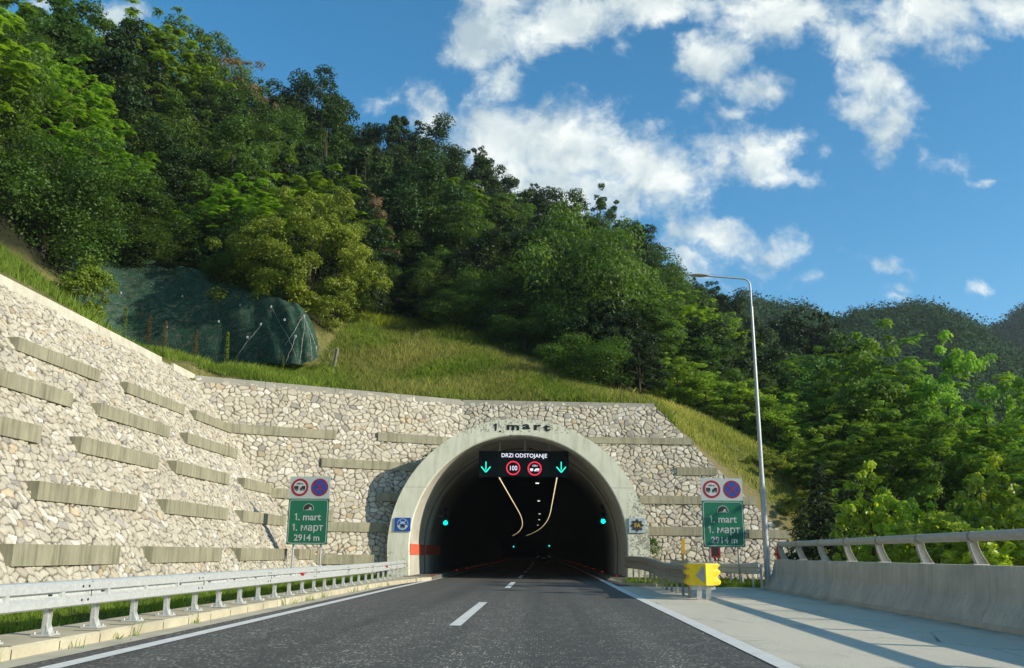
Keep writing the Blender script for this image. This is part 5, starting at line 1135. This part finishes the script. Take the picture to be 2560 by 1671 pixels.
def grass():
    rs = np.random.default_rng(77)
    def samp(n, x0, x1, y0, y1, cond):
        xy = np.stack([rs.uniform(x0, x1, n*3), rs.uniform(y0, y1, n*3)], 1); k = cond(xy[:, 0], xy[:, 1]); return xy[k][:n]
    def above(x, y):                                    # on the hill, behind the wall copings
        z1, z2, z3 = wall_planes(x, y); wp = np.maximum(z1, np.where(x < -4.2, z2, z3)); return (wp > 9.3) & ((x > -15.9) | (z1 > 9.95)) & ((x < 5.9) | (z3 > diag_z(x)+.4))
    def tufts(xy, per, spread, seed):
        r = np.random.default_rng(seed); q = np.repeat(xy, per, 0); return q+r.normal(0, spread, q.shape)
    wob = lambda x, y: np.sin(x*.9+1.3*np.sin(y*.55))+np.sin(y*.8+1.7*np.sin(x*.45))+rs.normal(0, .55, x.shape)
    sl = lambda x, y: above(x, y) & (y < front_y(x)+1) & (x > -12.6)
    slope = samp(26000, -13, 7, 43, 66, lambda x, y: sl(x, y) & (wob(x, y) < .9))
    blades('slope_grass', tufts(slope, 6, .10, 1), H, .10, .46, .015, L_GRS, 5, .30, -.02, .7, label='dry yellow-green grass on the slope above the arch', per=6)
    slope = samp(19000, -13, 7, 43, 66, lambda x, y: sl(x, y) & (wob(x, y) > -.1))
    blades('slope_herbs', tufts(slope, 6, .13, 21), H, .10, .40, .024, L_GRN, 25, .4, -.12, .9, label='patches of greener herbs in the slope above the arch', per=6)
    top = samp(7000, -17, -4, 55, 64, lambda x, y: (y > front_y(x)-2.3) & (y < front_y(x)+1.0) & (x > -12.9))
    blades('ridge_herbs', tufts(top, 6, .14, 22), H, .2, .75, .028, L_POP, 26, .5, .1, .8, label='bright green herbs along the upper edge of the slope', per=6)
    st = samp(9000, -18.5, -11, 38, 48.5, lambda x, y: above(x, y) & (y < np.interp(x, [-21, -18.2, -15.2, -12.7], [37, 43.2, 46.3, 48.4])+.3))
    blades('strip_grass', tufts(st, 5, .1, 2), H, .12, .42, .014, L_GRN, 6, .5, -.05, .5, label='green grass strip between the coping and the net')
    lf = samp(14000, -27, -16.2, 14, 38, lambda x, y: above(x, y) & (y < front_y(x)+1))
    blades('bank_grass', tufts(lf, 5, .1, 3), H, .15, .5, .013, L_GRN, 8, .35, .2, .5, label='bright grass on the bank above the left stone wall')
    rt = samp(20000, 5.5, 21, 44, 60, lambda x, y: above(x, y) | (x > 13.4))
    blades('right_bank_grass', tufts(rt, 4, .12, 4), H, .12, .42, .016, L_GRS, 9, .4, -.12, .6, label='short grass on the bank right of the stone wall')
    vx = lambda x, y: np.interp(x, [-13.5, -10.2, -9.6, -8.8, -8, -7.2, -6.6], [.5, .42, .36, .26, .2, .14, .11])
    vg = samp(24000, -10.3, -6.78, 5, 41.5, lambda x, y: rs.uniform(0, 1, len(x)) < np.clip(1.5-y/50, .4, 1))
    blades('verge_grass', tufts(vg, 4, .05, 5), vx, .05, .20, .006, L_GRN, 10, .9, .1, .6, label='green grass of the verge behind the guardrail')
    vr = samp(7000, 3.2, 9.5, 33.8, 43.8, lambda x, y: (x > 3.6+.0*y) & ((y > 35) | (x > 4.6)))
    blades('verge_grass_right', tufts(vr, 4, .06, 6), lambda x, y: 0*x-.03, .06, .25, .008, L_GRN, 11, .9, .0, .6, label='shaded green grass between the crash barrier and the portal wall')
    # weeds in the kerb joints
    W_ = [(kerbx(y)+rs.normal(.03, .03), y) for y in [9.6,11.2,12.4,12.9,15.2,20.4,21.0,21.3,22.4,22.7,23.6,24.1,27.2,27.9,29.4,31.2,33.0] for _ in range(26)]
    W_ = np.array(W_)+rs.normal(0, .07, (len(W_), 2)); blades('kerb_weeds', W_, lambda x, y: 0*x+.01, .05, .22, .006, L_GRN, 12, 2., .2, .8, label='small weeds growing in the kerb joint')
grass()
def stalks():
    G = 'tall weed stalks along the top of the left wall'
    def stalk(name, lab, h, mat, n, seed):
        rs = np.random.default_rng(seed); t = thing(name, lab, 'plant', (0, 0, 0), G); mb = MB(); mb.tube([(0, 0, -.1), (.02, 0, h*.5), (.05, .02, h)], [.014, .010, .005], 5); mb.build('stem', M_BARK, t)
        z = rs.uniform(.25, 1, n)*h; a = rs.uniform(0, 6.28, n); r = .05+.12*(1-z/h); C = np.stack([np.cos(a)*r, np.sin(a)*r, z], 1); V, F, T = leaf_quads(C, unit(np.stack([np.cos(a)*.4, np.sin(a)*.4, .8+0*a], 1)), .05*rs.uniform(.7, 1.3, n), .022*np.ones(n), rs.uniform(.2, .9, n), rs); np_mesh('leaves', V, F, mat, t, {'tone': T}); return t
    b = stalk('weed_stalk', 'dry brown dock stalk standing before the dark net', 1.7, L_BRN, 260, 3); copies(b, [(-17.1, 36.6, Hs(-17.1, 36.6)), (-17.0, 38.0, Hs(-17, 38.0)), (-16.9, 41.3, Hs(-16.9, 41.3))])
    g = stalk('weed_stalk', 'green leafy stalk standing before the lit net', 1.9, L_LIME, 300, 4); copies(g, [(-16.2, 43.6, Hs(-16.2, 43.6)), (-17.2, 42.0, Hs(-17.2, 42)), (-17.5, 35.2, Hs(-17.5, 35.2)), (-13.8, 45.5, Hs(-13.8, 45.5))], ['green leafy stalk standing before the lit net, tallest', 'green leafy stalk left of the tallest one before the net', 'small green stalk near the bush on the wall', 'short green stalk close to the stone drain'], [1, .7, .8, .55])
    # shrubs rooted in the wall face
    t = make_tree('wall_plant', 'small green plant rooted in the stone wall beside the arch crown', 'plant', 81, .8, .45, 700, L_MID, None, 'vine', .045, .0, False); t.location = (-5.2, 42.6, 5.3)
    t = make_tree('wall_plant', 'small dark plant rooted in the stones just right of the arch', 'plant', 82, .7, .3, 500, L_MID, None, 'vine', .045, .0, False); t.location = (5.35, 44.2, 1.25)
stalks()

# ------------------------------------------------------------------ far hills
def far_hills():
    P1 = [(1500,830),(1750,790),(1830,775),(1885,765),(1960,768),(2040,800),(2120,815),(2180,790),(2240,776),(2330,776),(2400,800),(2450,835),(2500,872),(2560,905),(2700,960),(2900,1010)]
    P2 = [(2300,900),(2400,860),(2470,832),(2520,805),(2570,782),(2650,760),(2800,735),(3000,760)]
    r = np.random.default_rng(19)
    def hill(nm, P, Y, depth, lab):
        cols = []; tops = []
        for px in np.arange(P[0][0], P[-1][0], 9.):
            py = np.interp(px, [p[0] for p in P], [p[1] for p in P])+22+5*sin(px*.043)+3*sin(px*.11); top = atpx(px, py, Y); tops.append(top)
        ns = 26; V = []
        for i, tp in enumerate(tops):
            dr = Vector((tp.x, tp.y, 0)).normalized()
            for j in range(ns+1):
                s = j/ns; f = 1-(1-s)**1.35; gul = 7*sin(i*.16+.7*sin(s*4))*sin(pi*s)*(1-.2*s)
                V.append((tp.x-dr.x*depth*(1-s)+gul, tp.y-dr.y*depth*(1-s)+gul, -9+(tp.z+9)*f-1.))
            V.append((tp.x+dr.x*depth*.6, tp.y+dr.y*depth*.6, -9))
        n = len(tops); m = ns+2; I = np.arange(n*m).reshape(n, m); F = np.stack([I[:-1, :-1], I[1:, :-1], I[1:, 1:], I[:-1, 1:]], -1).reshape(-1, 4)
        V = np.array(V); tag(np_mesh(nm, V, F, M_GND, None, {'grass': np.zeros(len(V)), 'earth': np.zeros(len(V))}, True), kind='structure')
        # wood on it
        G = V.reshape(n, m, 3)[:, :ns+1]; K = int(len(tops)*26); i = r.integers(0, n-1, K); j = r.uniform(.25, 1, K)**.8*(ns-.01); jj = j.astype(int); fr = (j-jj)[:, None]; u = r.uniform(0, 1, K)[:, None]
        B = (G[i, jj]*(1-u)+G[i+1, jj]*u)*(1-fr)+(G[i, jj+1]*(1-u)+G[i+1, jj+1]*u)*fr; B[:, 2] += r.uniform(0, 2.5, K); R = r.uniform(2.0, 6.8, K)*Y/350; bt = r.uniform(0, 1, K); per = 64
        ids = np.repeat(np.arange(K), per); nn = len(ids); dd = unit(r.normal(0, 1, (nn, 3))); dd[:, 2] = np.abs(dd[:, 2])*1.1
        C = B[ids]+dd*R[ids][:, None]*r.uniform(.6, 1.15, nn)[:, None]; Nn = unit(dd+r.normal(0, .4, (nn, 3))); s = r.uniform(.35, .75, nn)*Y/350
        Vv, Ff, T = leaf_quads(C, Nn, s, s*.6, np.clip(.15+.6*bt[ids]+.25*r.uniform(0, 1, nn), 0, 1), r); o = np_mesh('far_wood', Vv, Ff, L_FAR, None, {'tone': T}); tag(o, lab, 'wood', kind='stuff')
    hill('far_hill', P1, 330, 190, 'dark blue-green wood covering the nearer distant hill'); hill('farther_hill', P2, 520, 200, 'hazy wood covering the hill farthest right')
far_hills()

# ------------------------------------------------------------------ air
def haze():
    mb = MB(); mb.box((0, 300, 95), (1840, 1240, 210)); m = bpy.data.materials.new('haze'); m.use_nodes = True; nt = m.node_tree; nt.nodes.clear()
    out = nt.nodes.new('ShaderNodeOutputMaterial'); v = nt.nodes.new('ShaderNodeVolumePrincipled'); v.inputs['Color'].default_value = (.80, .90, 1, 1); v.inputs['Density'].default_value = .00018; v.inputs['Anisotropy'].default_value = .2
    nt.links.new(v.outputs[0], out.inputs['Volume']); tag(mb.build('haze', m), kind='stuff')
haze()
